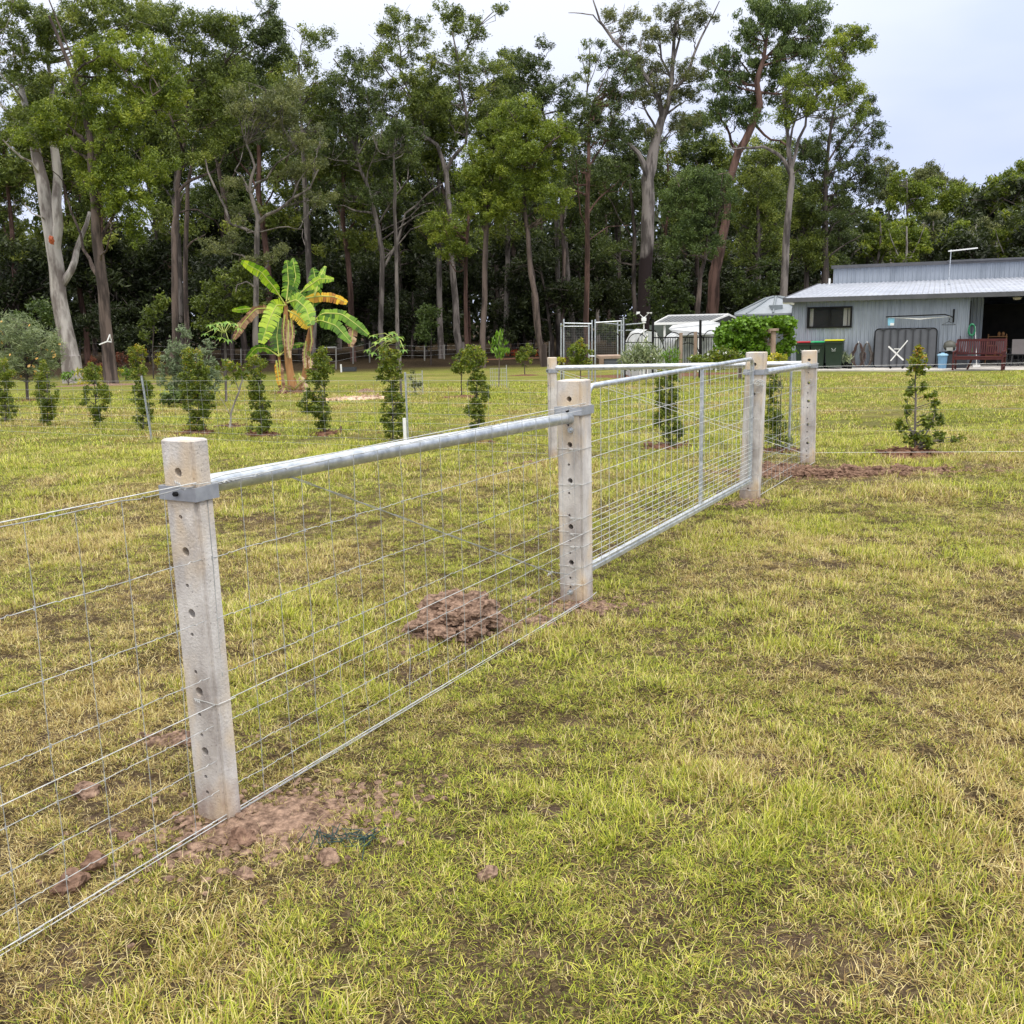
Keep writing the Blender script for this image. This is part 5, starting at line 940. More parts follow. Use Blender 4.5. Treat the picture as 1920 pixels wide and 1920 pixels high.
def soil_pile(name,label,C,n,rx,ry,r0,r1,mat,hgt=.0,rz=0,seed=0,crumbs=0,cat='soil'):
    g=np.random.default_rng(seed); mb=MB(); na=40; nr=12; V=[]
    for i in range(nr+1):
        for j in range(na):
            a=2*math.pi*j/na; t=i/nr*(1+.25*math.sin(3*a+seed)+.18*math.sin(5*a+2*seed)+.1*math.sin(11*a)); x=rx*t*math.cos(a); y=ry*t*math.sin(a); x,y=x*math.cos(rz)-y*math.sin(rz),x*math.sin(rz)+y*math.cos(rz)
            V.append((C[0]+x,C[1]+y,float(zlump(np.array(C[0]+x),np.array(C[1]+y)))+(hgt+.016)*(1-(i/nr)**2)*(.5+vnoise(x*22+seed,y*22,seed))-.014*(i/nr)))
    mb._add(V,[(i*na+j,i*na+(j+1)%na,(i+1)*na+(j+1)%na,(i+1)*na+j) for i in range(nr) for j in range(na)])
    for i in range(n+crumbs):
        a=g.uniform(0,6.28); q=math.sqrt(g.uniform(0,1)); x=rx*q*math.cos(a); y=ry*q*math.sin(a); r=g.uniform(r0,r1)*(1.2-.6*q)
        if i>=n: q=abs(g.normal(0,.75)); x=rx*q*math.cos(a); y=ry*q*math.sin(a); r=g.uniform(.004,.014)*(1+C[1]/8)
        x,y=x*math.cos(rz)-y*math.sin(rz),x*math.sin(rz)+y*math.cos(rz)
        z=float(zlump(np.array(C[0]+x),np.array(C[1]+y)))+hgt*max(0,1-q*q)+r*.12; clod_mesh(mb,(C[0]+x,C[1]+y,z),r,g,.6,4 if r>.05 else 3 if r>.03 else 2 if r>.02 else 1)
    o=mb.build(name,mat,None,smooth=False); off_=Vector((C[0],C[1],float(zlump(np.array(C[0]),np.array(C[1]))))); o.data.transform(Matrix.Translation(-off_)); o.location=off_; return setprops(o,label,cat)
soil_pile('soil_mound','heap of pale brown dug clay clods behind the near mesh, left of the thick post',gp(858,1184),26,.24,.19,.035,.13,SOIL,hgt=.12,rz=.5,seed=1,crumbs=500)
soil_pile('soil_clods','few brown clods at the bottom wire beside the thick post',gp(1015,1168),6,.10,.08,.03,.07,SOIL,seed=2,crumbs=30)
soil_pile('soil_crumbs','loose soil around the foot of the thick middle post',gp(1085,1133),16,.30,.16,.012,.04,SOIL,seed=3,crumbs=180)
soil_pile('soil_crumbs','crumbly soil around the foot of the nearest post',gp(520,1540),16,.34,.20,.008,.024,SOIL,rz=.3,seed=4,crumbs=1500)
soil_pile('soil_bank','long low bank of red-brown clods right of the corner post',gp(1580,888),150,1.1,.22,.02,.085,SOILR,hgt=.02,seed=5,crumbs=700)
soil_pile('soil_bank','red-brown soil between the gate post and the corner post',gp(1455,882),46,.42,.26,.02,.08,SOILR,hgt=.02,seed=6,crumbs=160)
soil_pile('soil_crumbs','loose soil at the foot of the gate latch post',gp(1412,942),10,.22,.12,.012,.04,SOIL,seed=7,crumbs=90)
soil_pile('soil_crumbs','reddish soil at the foot of the thin far post',gp(1000,868),22,.5,.16,.015,.05,SOILR,seed=8,crumbs=110)
for k,(px,py,r_,mt,lab) in enumerate([(456,1583,.036,SOILR,'orange-brown clay stone in front of the nearest post'),(617,1618,.032,SOIL,'round brown clod right of the orange stone, in the grass'),(458,1650,.028,SOIL,'grey-brown clod below the orange stone'),(178,1622,.038,SOILR,'flat clod half under the bottom wire at lower left, upper one'),(135,1658,.045,SOILR,'flat brown clod below its neighbour near the lower left wire'),(165,1487,.04,SOIL,'dark clod in the grass left of the nearest post'),(915,1650,.028,SOIL,'small pale stone in the open grass right of the post'),(893,1127,.06,SOIL,'single rounded clod on top of the clay heap'),(235,1570,.02,SOILR,'tiny red pebble left of the nearest post'),(1128,1150,.03,SOIL,'small clod right of the thick post foot')]):
    P=gp(px,py); P[2]=float(zlump(P[0:1],P[1:2])[0])+r_*.3; mb=MB(); clod_mesh(mb,(0,0,0),r_,np.random.default_rng(40+k),.75,3); o=mb.build('clod',mt,None); o.location=Vector(P); setprops(o,lab,'clod')
soil_pile('soil_patch','patch of red soil showing behind the nearest post',gp(330,1388),16,.12,.06,.02,.04,SOIL,seed=9,crumbs=160)
# scrap of dark green netting at the post foot
mb=MB(); g=np.random.default_rng(8); P=gp(650,1580)
for k in range(40): q=P+np.array([g.uniform(-.10,.10),g.uniform(-.04,.04),.015]); mb.tube([q,q+g.normal(0,.03,3)*[1,1,.3]+[0,0,.01],q+g.normal(0,.035,3)*[1,1,.1]+[0,0,.006]],.0015,4)
o=mb.build('netting_scrap',flat('green_netting',(.015,.045,.04))); setprops(o,'torn scrap of dark green netting in the grass before the nearest post','netting')

# ---------------------------------------------------------------- shed house
Y0=40.; h0=base(1482,Y0); e_r=base(1920,36.7); dx=(e_r-h0)[:2]; dx/=np.linalg.norm(dx); HZ=math.atan2(dx[1],dx[0])
shed=empty('shed_house',h0,'long low grey corrugated steel shed house with a wide dark opening at its right','house',rz=HZ)
DXv=np.array([dx[0],dx[1],0]); DYv=np.array([-dx[1],dx[0],0])
def sh(px,py,dpt=0.):  # a pixel -> local x,z on the wall plane moved back by dpt
    o_=h0+DYv*dpt; d=ray(px,py); n=DYv; t=((o_-np.array([0,0,CAMH]))@n)/(d@n); p=np.array([0,0,CAMH])+d*t-h0; return float(p@DXv),float(p[2])
def shw(x,y,z): return h0+DXv*x+DYv*y+np.array([0,0,z])
EZ=sh(1482,562)[1]; EZ=max(EZ,2.55); LEN=15.5; DEP=12.
wx0,wz1=sh(1514,576); wx1,wz0=sh(1597,614); ox0,oz1=sh(1819,557); ox1=LEN-1.2
print('shed',EZ,wx0,wx1,wz0,wz1,ox0,oz1)
def corr(mb,x0,x1,z0,z1,y=0.,per=.15,rib=.035):
    n=max(1,round((x1-x0)/per)); xs=[];ys=[]
    for k in range(n):
        a=x0+(x1-x0)*k/n; w=(x1-x0)/n
        for f_,o_ in((0,0),(.28,0),(.40,-rib),(.60,-rib),(.72,0)): xs.append(a+w*f_); ys.append(y+o_)
    xs.append(x1); ys.append(y); V=[(x,yy,z) for x,yy in zip(xs,ys) for z in(z0,z1)]; mb._add(V,[(2*i,2*i+2,2*i+3,2*i+1) for i in range(len(xs)-1)])
mb=MB(); corr(mb,0,wx0,0,EZ); corr(mb,wx0,wx1,0,wz0); corr(mb,wx0,wx1,wz1,EZ); corr(mb,wx1,ox0,0,EZ); corr(mb,ox0,ox1,oz1,EZ); corr(mb,ox1,LEN,0,EZ)
mb.build('wall',SHEDM,shed,world=False)
rz1=EZ+.86
mb=MB(); mb._add([(0,.02,0),(0,DEP,0),(0,DEP,rz1-.06),(0,.02,EZ)],[(0,1,2,3)]); mb._add([(LEN,.02,0),(LEN,DEP,0),(LEN,DEP,rz1-.06),(LEN,.02,EZ)],[(0,1,2,3)]); mb._add([(0,DEP,0),(LEN,DEP,0),(LEN,DEP,rz1-.06),(0,DEP,rz1-.06)],[(0,1,2,3)]); mb.build('end_wall',SHEDM,shed,world=False)
# roof
mb=MB(); n=int((LEN+.6)/.2); xs=np.linspace(-.3,LEN+.3,n*4+1); zz=[.03 if (i%4) in (1,2) else 0 for i in range(len(xs))]
V=[];
for x,z in zip(xs,zz): V+=[(x,-.32,EZ+.04+z),(x,DEP,rz1+z)]
mb._add(V,[(2*i,2*i+2,2*i+3,2*i+1) for i in range(len(xs)-1)]); rf=mb.build('roof',ROOFM,shed,world=False)
mb=MB(); mb.box((LEN/2,-.36,EZ-.02),(LEN+.64,.09,.17)); mb.box((LEN/2,-.16,EZ-.03),(LEN+.5,.3,.02)); mb.build('gutter',TRIM,shed,world=False)
mb=MB(); mb.beam((-.3,-.3,EZ+.01),(-.3,DEP,rz1-.03),.03,.16); mb.beam((LEN+.3,-.3,EZ+.01),(LEN+.3,DEP,rz1-.03),.03,.16); mb.build('barge_board',TRIM,shed,world=False)
cx0=sh(1563,530,DEP)[0]; ct=sh(1563,503,DEP)[1]; mb=MB(); corr(mb,cx0,LEN+1,rz1-.1,ct,y=DEP-.25,per=.2,rib=.035); mb.build('upper_wall',SHEDM,shed,world=False)
mb=MB(); mb._add([(cx0,DEP-.25,rz1-.1),(cx0,DEP+4,rz1-.1),(cx0,DEP+4,ct),(cx0,DEP-.25,ct)],[(0,1,2,3)]); mb._add([(cx0,DEP-.2,ct-.02),(LEN+1,DEP-.2,ct-.02),(LEN+1,DEP+4,ct-.3),(cx0,DEP+4,ct-.3)],[(0,1,2,3)]); mb.build('upper_roof',SHEDM,shed,world=False)
mb=MB(); mb.box(((cx0+LEN+1)/2,DEP-.34,ct+.04),(LEN+1-cx0+.2,.10,.16)); mb.box(((cx0+LEN+1)/2+2.6,DEP-.36,ct+.10),(LEN-cx0-4.2,.16,.09)); mb.build('gutter',TRIM,shed,world=False)
# window
mb=MB(); w=.07; wc=(wx0+wx1)/2; hc=(wz0+wz1)/2
for c,d in(((wc,-.03,wz1-w/2),(wx1-wx0,.1,w)),((wc,-.03,wz0+w/2),(wx1-wx0,.1,w)),((wx0+w/2,-.03,hc),(w,.098,wz1-wz0-2*w)),((wx1-w/2,-.03,hc),(w,.098,wz1-wz0-2*w)),((wc,-.02,hc),(w,.07,wz1-wz0-2*w))): mb.box(c,d)
wn=mb.build('window',BLACK,shed,world=False)
mb=MB(); mb.box((wc,.02,hc),(wx1-wx0-.1,.012,wz1-wz0-.1)); 
gm,gn,gb=newmat('clear_pane'); gb.inputs['Base Color'].default_value=(.5,.52,.53,1); gb.inputs['Roughness'].default_value=.05; gb.inputs['Transmission Weight'].default_value=.9; gb.inputs['IOR'].default_value=1.1; gb.inputs['Alpha'].default_value=.35
mb.build('pane',gm,wn,world=False)
mb=MB()
for c0,c1 in((.05,.13),(.80,.88),(.90,.96)):
    for k in range(4): x=wx0+(wx1-wx0)*(c0+(c1-c0)*(k+.5)/4); mb.tube([(x,.12,wz0+.03),(x+.01,.13,wz1-.03)],(wx1-wx0)*(c1-c0)/7,8)
mb.build('curtain',flat('pale_curtain',(.62,.60,.54)),wn,world=False)
mb=MB(); mb.box(((wx0+wx1)/2,1.2,1.3),(wx1-wx0+1.5,2.0,2.5)); 
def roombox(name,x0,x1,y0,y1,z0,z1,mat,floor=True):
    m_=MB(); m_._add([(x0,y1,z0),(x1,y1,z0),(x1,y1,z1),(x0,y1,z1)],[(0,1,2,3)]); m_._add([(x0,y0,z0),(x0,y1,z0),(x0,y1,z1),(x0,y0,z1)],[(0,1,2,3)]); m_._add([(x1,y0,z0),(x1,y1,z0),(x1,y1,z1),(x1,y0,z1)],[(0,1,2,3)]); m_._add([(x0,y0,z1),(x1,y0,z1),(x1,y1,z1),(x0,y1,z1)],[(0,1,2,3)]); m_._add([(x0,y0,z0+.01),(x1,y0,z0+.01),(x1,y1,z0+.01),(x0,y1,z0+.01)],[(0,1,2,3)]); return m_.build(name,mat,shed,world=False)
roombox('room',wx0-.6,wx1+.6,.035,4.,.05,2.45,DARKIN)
# recess with side wall, window and dark room behind
mb=MB(); rdep=2.0
V=[];n=10
for k in range(n*4+1): yy=rdep*k/(n*4); V+=[(ox0+(.025 if k%4 in(1,2) else 0),yy,0),(ox0+(.025 if k%4 in(1,2) else 0),yy,oz1+.02)]
mb._add(V,[(2*i,2*i+2,2*i+3,2*i+1) for i in range(n*4)]); corr(mb,ox0,ox0+.55,0,oz1,y=rdep); mb.build('side_wall',SHEDM,shed,world=False)
mb=MB(); mb.box((ox0+.05,rdep*.5,(sh(1830,567)[1]+sh(1830,606)[1])/2),(.05,rdep*.55,.9)); mb.build('side_window',BLACK,shed,world=False)
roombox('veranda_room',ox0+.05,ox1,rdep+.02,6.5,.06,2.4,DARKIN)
mb=MB(); mb._add([(ox0,0,oz1),(ox1,0,oz1),(ox1,rdep,oz1),(ox0,rdep,oz1)],[(0,1,2,3)]); mb._add([(ox1,0,0),(ox1,rdep,0),(ox1,rdep,oz1),(ox1,0,oz1)],[(0,1,2,3)]); mb.build('soffit',SHEDM,shed,world=False)
mb=MB(); lx,lz=sh(1907,560,.8); mb.lathe((lx,.8,oz1-.1),[(.0,-.05),(.12,-.03),(.16,.04),(.05,.09)],14); mb.build('ceiling_light',flat('lamp_glass',(.6,.55,.45)),shed,world=False)
mb=MB(); a,b=sh(1478,566); mb.tube([(-.32,-.28,EZ-.10),(.0,-.30,EZ-.13),(.10,-.26,EZ-.16)],.06,10); mb.build('downpipe_elbow',WHITE,shed,world=False,smooth=True)
mb=MB(); ax,az_=sh(1555,533,DEP*.9); mb.tube([(ax,DEP*.9,EZ+.7),(ax,DEP*.9,az_+.28)],.05,8); mb.build('vent_pipe',WHITE,rf,world=False,smooth=True)
# antenna
ax,az_=sh(1779,524,7.); zr=EZ+.04+.82*(7.3/12.3); mb=MB(); zt=sh(1781,468,7.)[1]; mb.tube([(ax,7,zr),(ax+.02,7,zt)],.02,6); mb.box((ax,7,zr+.02),(.35,.3,.03)); mb.build('antenna_mast',GALV,rf,world=False)
mb=MB(); x1_,z1_=sh(1778,471,7.); x2_,z2_=sh(1833,466,7.); mb.beam((x1_,7,z1_),(x2_,6.9,z2_+.02),.05,.05)
for t_ in np.linspace(.05,.95,9): mb.beam((x1_+(x2_-x1_)*t_,6.7,z1_+(z2_-z1_)*t_+.03),(x1_+(x2_-x1_)*t_,7.3,z1_+(z2_-z1_)*t_+.03),.012,.012)
mb.build('antenna',WHITE,rf,world=False)
# slab in front
sl_=MB(); 
def lw(x,y,z=0): p=shw(x,y,0); return (p[0],p[1],p[2]+z)
sl_.plate([lw(-.6,-1.5,-.1),lw(LEN+1,-2.1,-.1),lw(LEN+1,7,-.1),lw(-.6,7,-.1)],(0,0,1),.20); o=sl_.build('path',SLAB); o['kind']='structure'
# things on the wall and slab ------------------------------------
def thing(name,x,y,label,cat,group=None): return empty(name,shw(x,y,.10),label,cat,group,rz=HZ)
def S(mb,name,mat,root,**k): return mb.build(name,mat,root,world=False,**k)
bin_body=flat('dark_green_bin',(.018,.035,.022),.45); WGREY=flat('bin_print',(.45,.48,.46))
def bin_(px,wd,hh,lidc,lab):
    x=sh(px,678,-.7)[0]; r=thing('wheelie_bin',x,-.7,lab,'bin','wheelie bins against the house'); d=wd*1.15
    mb=MB(); k=.82; V=[(-wd/2*k,-d/2*k,.06),(wd/2*k,-d/2*k,.06),(wd/2*k,d/2*k,.06),(-wd/2*k,d/2*k,.06),(-wd/2,-d/2,hh*.93),(wd/2,-d/2,hh*.93),(wd/2,d/2,hh*.93),(-wd/2,d/2,hh*.93)]
    mb._add(V,[(0,3,2,1),(0,1,5,4),(1,2,6,5),(2,3,7,6),(3,0,4,7),(4,5,6,7)]); mb.box((0,-d/2+.0,hh*.90),(wd+.03,.05,.06)); S(mb,'body',bin_body,r,bevel=0)
    mb=MB(); n=7; V=[];
    for i in range(n): 
        t=i/(n-1); y=-d/2-.03+(d+.08)*t; z=hh*.94+.065*math.sin(math.pi*min(1,t*.6+.25)); V+=[(-wd/2-.02,y,z-.03),(-wd/2-.015,y,z),(wd/2+.015,y,z),(wd/2+.02,y,z-.03)]
    fs=[(4*i+j,4*i+j+1,4*i+j+5,4*i+j+4) for i in range(n-1) for j in range(3)]+[(0,1,2,3),(4*n-4,4*n-3,4*n-2,4*n-1)]; mb._add(V,fs); mb.box((0,d/2+.05,hh*.95),(wd*.8,.04,.05)); S(mb,'lid',flat('lid_'+lab.split()[0],lidc,.4),r)
    for sx in(-1,1): mb=MB(); mb.tube([(sx*(wd/2-.06),d/2-.02,.1),(sx*(wd/2-.01),d/2-.02,.1)],.1,14); S(mb,'wheel',BLACK,r)
    mb=MB()  # printed mark: two curved leaf strokes over a line of lettering
    for sx in(-1,1): mb.tube([(sx*.01,-d/2-.012,hh*.66),(sx*.05,-d/2-.014,hh*.67),(sx*.085,-d/2-.016,hh*.705)],[.006,.014,.005],5)
    mb.box((0,-d/2-.012,hh*.615),(.15,.006,.018)); S(mb,'printed_mark',WGREY,r)
bin_(1506,.54,1.06,(.45,.02,.03),'red-lidded dark green wheelie bin, leftmost of the three')
bin_(1534,.52,1.06,(.03,.42,.16),'green-lidded dark green wheelie bin in the middle of the three')
bin_(1564,.66,1.12,(.62,.60,.02),'yellow-lidded dark green wheelie bin, largest of the three')
# pots
def pot(px,lab,r0=.12,h=.22,leaf=LF_SAGE,n=60,L_=.3,y=-.6):
    x=sh(px,678,y)[0]; r=thing('potted_plant',x,y,lab,'potted plant'); mb=MB(); mb.lathe((0,0,0),[(r0*.75,0),(r0,h),(r0*1.08,h),(r0*1.08,h+.02),(r0*.9,h+.02)],14); S(mb,'pot',BLACK,r)
    g=np.random.default_rng(int(px)); C=g.normal(0,1,(n,3))*[.07,.07,.12]+[0,0,h+.2]; V,Fq=leaf_quads(C,L_,L_*.16,0,g,1.4); npmesh('leaves',V,Fq,leaf,r,tint=g.uniform(0,1,n),world=False)
pot(1586,'pale spiky plant in a black pot beside the yellow-lidded bin'); pot(1594,'small potted plant left of the coiled hoses',.09,.16,LF_GREV,30,.2,-.9)
# coiled hoses
def coil(px,wpx,col,lab):
    x,zc=sh(px,652,-.12); r=thing('hose_coil',x,-.12,lab,'hose'); g=np.random.default_rng(int(px)); mb=MB(); W_=wpx*.0205/2
    for k in range(11):
        w=W_*g.uniform(.55,1.05); P=[]
        for t_ in np.linspace(0,6.283,22): hh=.46*(1+g.normal(0,.01)); P.append((w*math.sin(t_)*(1 if math.cos(t_)<.3 else .62)+g.normal(0,.006),-.04*k*.25+g.normal(0,.01),.5+hh*math.cos(t_)))
        mb.tube(P,.012,5)
    S(mb,'loops',col,r); mb=MB(); mb.tube([(0,0,.94),(0,-.16,.96),(0,-.17,1.02)],.015,6); S(mb,'hook',WHITE,r)
HB=flat('brown_hose',(.11,.07,.06)); HG=flat('grey_hose',(.13,.11,.10)); coil(1610,26,HB,'brown hose coil hanging on the house wall, left of the pair'); coil(1626,24,HG,'grey-brown hose coil hanging on the house wall, right of the pair')
# tonneau-like dark ribbed panel
x0_,z1_=sh(1641,617,-.25); x1_,z0_=sh(1754,678,-.25); r=thing('ribbed_panel',(x0_+x1_)/2,-.25,'large dark grey ribbed plastic panel with rounded corners leaning on the house wall','panel'); W_=(x1_-x0_)/2; Hh=z1_-.10
mb=MB(); rc_=.14; pts=[]
for cx,cz,a0 in((W_-rc_,Hh-rc_,0),(-W_+rc_,Hh-rc_,90),(-W_+rc_,rc_,180),(W_-rc_,rc_,270)):
    for a_ in np.linspace(a0,a0+90,6): pts.append((cx+rc_*math.cos(R(a_)),.0+.06*((cz+rc_*math.sin(R(a_)))/Hh),cz+rc_*math.sin(R(a_))))
mb.plate(pts,(0,1,0),.05); S(mb,'sheet',flat('grey_plastic',(.115,.12,.135)),r)
mb=MB(); mb.tube(pts+[pts[0]],.022,6,cap=False); S(mb,'rim',BLACK,r)
for k in range(7):
    xx=-W_+.30+k*(2*W_-.6)/6; mb=MB(); mb.beam((xx,-.022,.06),(xx,.035,Hh-.05),.045,.04); 
    if k%2==0: mb.box((xx,.04,Hh-.01),(.16,.07,.07))
    S(mb,'rib',flat('rib_plastic',(.045,.047,.055)) if k==0 else bpy.data.materials['rib_plastic'],r)
# wall clothes line
x0_,z_=sh(1662,594,-.6); x1_,z2_=sh(1783,592,-.6); xb,zb_=sh(1788,594,-.05); r=thing('clothes_line',xb,-.03,'black fold-out wall clothes line with strung cords above the ribbed panel','clothes line'); ox=xb
mb=MB(); zz=z_-.10; mb.beam((x0_-ox,-.62,zz),(x1_-ox-.2,-.62,zz+.04),.035,.045); mb.beam((x1_-ox-.2,-.62,zz+.04),(0,-.03,zz-.08),.03,.035); mb.beam((x0_-ox,-.62,zz),(x0_-ox,-.03,zz-.02),.03,.03); S(mb,'frame',BLACK,r)
mb=MB(); mb.box((0,-.03,zz-.02),(.06,.05,.5)); S(mb,'bracket',BLACK,r)
mb=MB()
for k in range(5): yy=-.55+.1*k; mb.tube([(x0_-ox+.03,yy,zz-.02),((x0_-ox)*.5,yy,zz-.09-.01*k),(-.12,yy,zz-.04)],.004,4)
S(mb,'cord',WHITE,r)
x,z_=sh(1671,595,-.6); r=thing('peg_bag',x,-.62,'small pale blue bag hanging at the left end of the clothes line','bag'); zt=z_-.09; 
mb=MB(); mb.plate([(-.12,0,zt-.05),(.12,0,zt-.05),(.11,0,zt-.32),(-.10,0,zt-.31)],(0,1,0),.05); mb.tube([(0,0,zt),(-.08,0,zt-.06)],.006,4); S(mb,'pouch',flat('pale_blue_cloth',(.25,.55,.72)),r)
mb=MB(); mb.plate([(-.02,-.004,zt-.22),(.115,-.004,zt-.22),(.108,-.004,zt-.315),(-.02,-.004,zt-.31)],(0,-1,0),.004); S(mb,'panel',WHITE,r)
x,z_=sh(1779,605,-.5); r=thing('coat_hanger',x,-.5,'black clothes hanger dangling from the right end of the clothes line','hanger'); zt=z_-.10
mb=MB(); mb.tube([(0,0,zt+.12),(.03,0,zt+.16),(0,0,zt+.08),(0,0,zt+.04),(-.24,0,zt-.08),(.24,0,zt-.08),(0,0,zt+.04)],.011,5); S(mb,'wire',BLACK,r)
# white X folding rack
x,_=sh(1683,680,-1.0); r=thing('folding_rack',x,-1.0,'small white folding X-shaped rack on wheels in front of the ribbed panel','rack')
s2=lambda px,py:(sh(px,py,-1.0)[0]-x,sh(px,py,-1.0)[1]-.065)
mb=MB()
for oy in(0,.35):
    a,b,c,d=s2(1666,652),s2(1693,677),s2(1701,641),s2(1670,678)
    mb.beam((a[0],oy,a[1]),(b[0],oy,max(.03,b[1])),.025,.04); mb.beam((c[0],oy,c[1]),(d[0],oy,max(.03,d[1])),.025,.04)
S(mb,'side_frame',WHITE,r); mb=MB(); 
for q in(a,c,b,d): mb.beam((q[0],0,max(.04,q[1])),(q[0],.35,max(.04,q[1])),.03,.03)
mb.beam((s2(1676,659)[0],.0,s2(1676,656)[1]),(s2(1690,656)[0],.0,s2(1690,656)[1]),.02,.03); S(mb,'cross_bar',WHITE,r)
for q in(b,d): mb=MB(); mb.tube([(q[0],-.03,.05),(q[0],.0,.05)],.05,10); S(mb,'wheel',BLACK,r)
# blue bin, barbecue/box, white goods
x,_=sh(1767,678,-.8); r=thing('pedal_bin',x,-.8,'pale blue plastic bin with lid on the slab left of the red bench','bin'); mb=MB(); mb.lathe((0,0,0),[(.14,0),(.17,.46)],18); S(mb,'body',flat('light_blue_plastic',(.16,.31,.48)),r,smooth=True); mb=MB(); mb.lathe((0,0,.46),[(.19,0),(.19,.05),(.13,.08),(.0,.085)],18); mb.box((0,0,.56),(.12,.03,.03)); S(mb,'lid',flat('lighter_blue_plastic',(.35,.58,.78)),r,smooth=True)
x,_=sh(1787,678,-.5); r=thing('storage_box',x,-.5,'dark storage box against the wall behind the left end of the red bench','box'); mb=MB(); mb.box((0,0,.27),(.95,.5,.52)); S(mb,'body',flat('charcoal_plastic',(.035,.04,.05)),r); mb=MB(); mb.box((0,0,.56),(1.0,.55,.06)); S(mb,'lid',BLACK,r,bevel=.01)
x,_=sh(1781,645,-.5); r=thing('portable_grill',x,-.5,'dark domed portable grill standing on the storage box','grill'); mb=MB(); mb.lathe((0,0,.60),[(.06,0),(.20,.10),(.23,.2),(.2,.32),(.1,.4),(0,.42)],16); S(mb,'lid',flat('dull_green_metal',(.10,.10,.085)),r,smooth=True); mb=MB(); mb.box((0,-.2,.70),(.22,.05,.12)); S(mb,'drawer',flat('pale_metal',(.4,.4,.38)),r)
x,_=sh(1793,648,-.5); r=thing('spray_bottle',x,-.5,'white and blue bottle with red cap on the storage box','bottle'); mb=MB(); mb.lathe((0,0,.59),[(.05,0),(.05,.17),(.02,.22)],10); S(mb,'body',flat('bottle_white',(.6,.7,.8)),r); mb=MB(); mb.lathe((0,0,.81),[(.03,0),(.03,.08),(.0,.09)],8); S(mb,'cap',flat('red_cap',(.6,.04,.04)),r)
for px,py0,py1,c,lab in((1801,630,676,BLACK,'black-handled broom leaning near the bench'),(1829,612,676,WHITE,'white-handled mop leaning by the opening corner')):
    x,z_=sh(px,py0,-.3); r=thing('broom',x,-.3,lab,'broom'); mb=MB(); mb.tube([(0,.25,z_-.10),(.12,-.1,.1)],.014,6); S(mb,'handle',c,r); mb=MB(); mb.box((.12,-.1,.06),(.26,.06,.1)); S(mb,'head',WHITE,r)
x,z_=sh(1822,618,-.1); r=thing('garden_hose',x,-.1,'green garden hose looped on the wall corner at the opening','hose'); mb=MB(); g=np.random.default_rng(2)
for k in range(6): w=.12*g.uniform(.7,1.1); hc_=z_-.1+g.normal(0,.02); mb.tube([(w*math.sin(t_),-.03*k,hc_+.2*math.cos(t_)) for t_ in np.linspace(0,6.283,16)],.013,5)
mb.tube([(.05,-.05,z_-.25),(.02,-.08,z_-.6),(.1,-.1,.3)],.012,5); S(mb,'loops',flat('green_hose',(.02,.22,.10)),r)
# red garden bench, seen from behind its left end
bp0=gp(1782,696); bp1=gp(1868,690)
d_=(bp1-bp0)[:2]; bl=np.linalg.norm(d_); d_/=bl; br_=R(-33); r=empty('garden_bench',gp(1786,694),'dark red slatted timber garden bench on the lawn in front of the opening','bench',rz=br_)
Yb=gp(1788,696)[1]; sb=Yb/F; bw=1.6
Hs=.46;Hb=1.0;dp=.58
def B(mb,n): return S(mb,n,REDWOOD,r)
for xx in(0,bw):
    for yy,hh in((0,Hs),(dp,Hb if 0 else Hs)): mb=MB(); mb.box((xx,yy,hh/2),(.06,.06,hh)); B(mb,'leg')
    mb=MB(); mb.beam((xx,0,.14),(xx,dp,.14),.04,.04); B(mb,'stretcher')
    mb=MB(); mb.beam((xx,-.02,.64),(xx,dp,.66),.06,.04); mb.box((xx,0,.54),(.05,.05,.2)); B(mb,'armrest')
    mb=MB(); mb.beam((xx,dp,.42),(xx,dp+.12,Hb+.05),.05,.05); B(mb,'back_post')
mb=MB(); 
for k in range(6): mb.box((bw/2,.03+k*.095,Hs+.01),(bw+.08,.075,.025))
mb.box((bw/2,.0,Hs-.05),(bw,.03,.08)); mb.box((bw/2,dp,Hs-.05),(bw,.03,.08)); B(mb,'seat')
mb=MB(); mb.beam((0,dp+.12,Hb+.04),(bw,dp+.12,Hb+.04),.05,.09); mb.beam((0,dp+.03,.56),(bw,dp+.03,.56),.04,.06)
for k in range(22): xx=.05+(bw-.1)*k/21; mb.beam((xx,dp+.035,.58),(xx,dp+.11,Hb+.01),.045,.016)
B(mb,'backrest'); mb=MB(); mb.beam((bw*.38,.1,Hs-.05),(bw*.28,.25,.02),.05,.05); B(mb,'brace')
# outdoor chairs and table inside the opening
CH=flat('chair_frame',(.05,.05,.055)); FAB=flat('grey_sling',(.22,.20,.21))
def chair(px,py,yl,rz,lab):
    x,_=sh(px,py,yl); r=thing('patio_chair',x,yl,lab,'chair','patio chairs in the opening'); r.rotation_euler=(0,0,HZ+rz)
    for sx in(-1,1):
        for sy in(-1,1): mb=MB(); mb.beam((sx*.27,sy*.25,0),(sx*.25,sy*.22,.44),.03,.03); S(mb,'leg',CH,r)
        mb=MB(); mb.beam((sx*.28,-.25,.62),(sx*.28,.25,.64),.04,.03); mb.beam((sx*.28,-.25,.44),(sx*.28,-.25,.62),.03,.03); S(mb,'armrest',CH,r)
    mb=MB(); mb.box((0,0,.44),(.54,.5,.03)); S(mb,'seat',CH,r); mb=MB(); mb.plate([(-.27,.24,.46),(.27,.24,.46),(.27,.36,1.0),(-.27,.36,1.0)],(0,1,.2),.03); S(mb,'backrest',FAB,r)
chair(1912,678,.5,R(172),'grey sling-backed patio chair at the right edge of the picture'); chair(1890,676,.9,R(120),'patio chair turned sideways left of the other one'); chair(1935,676,1.2,R(200),'patio chair half outside the right edge of the picture')
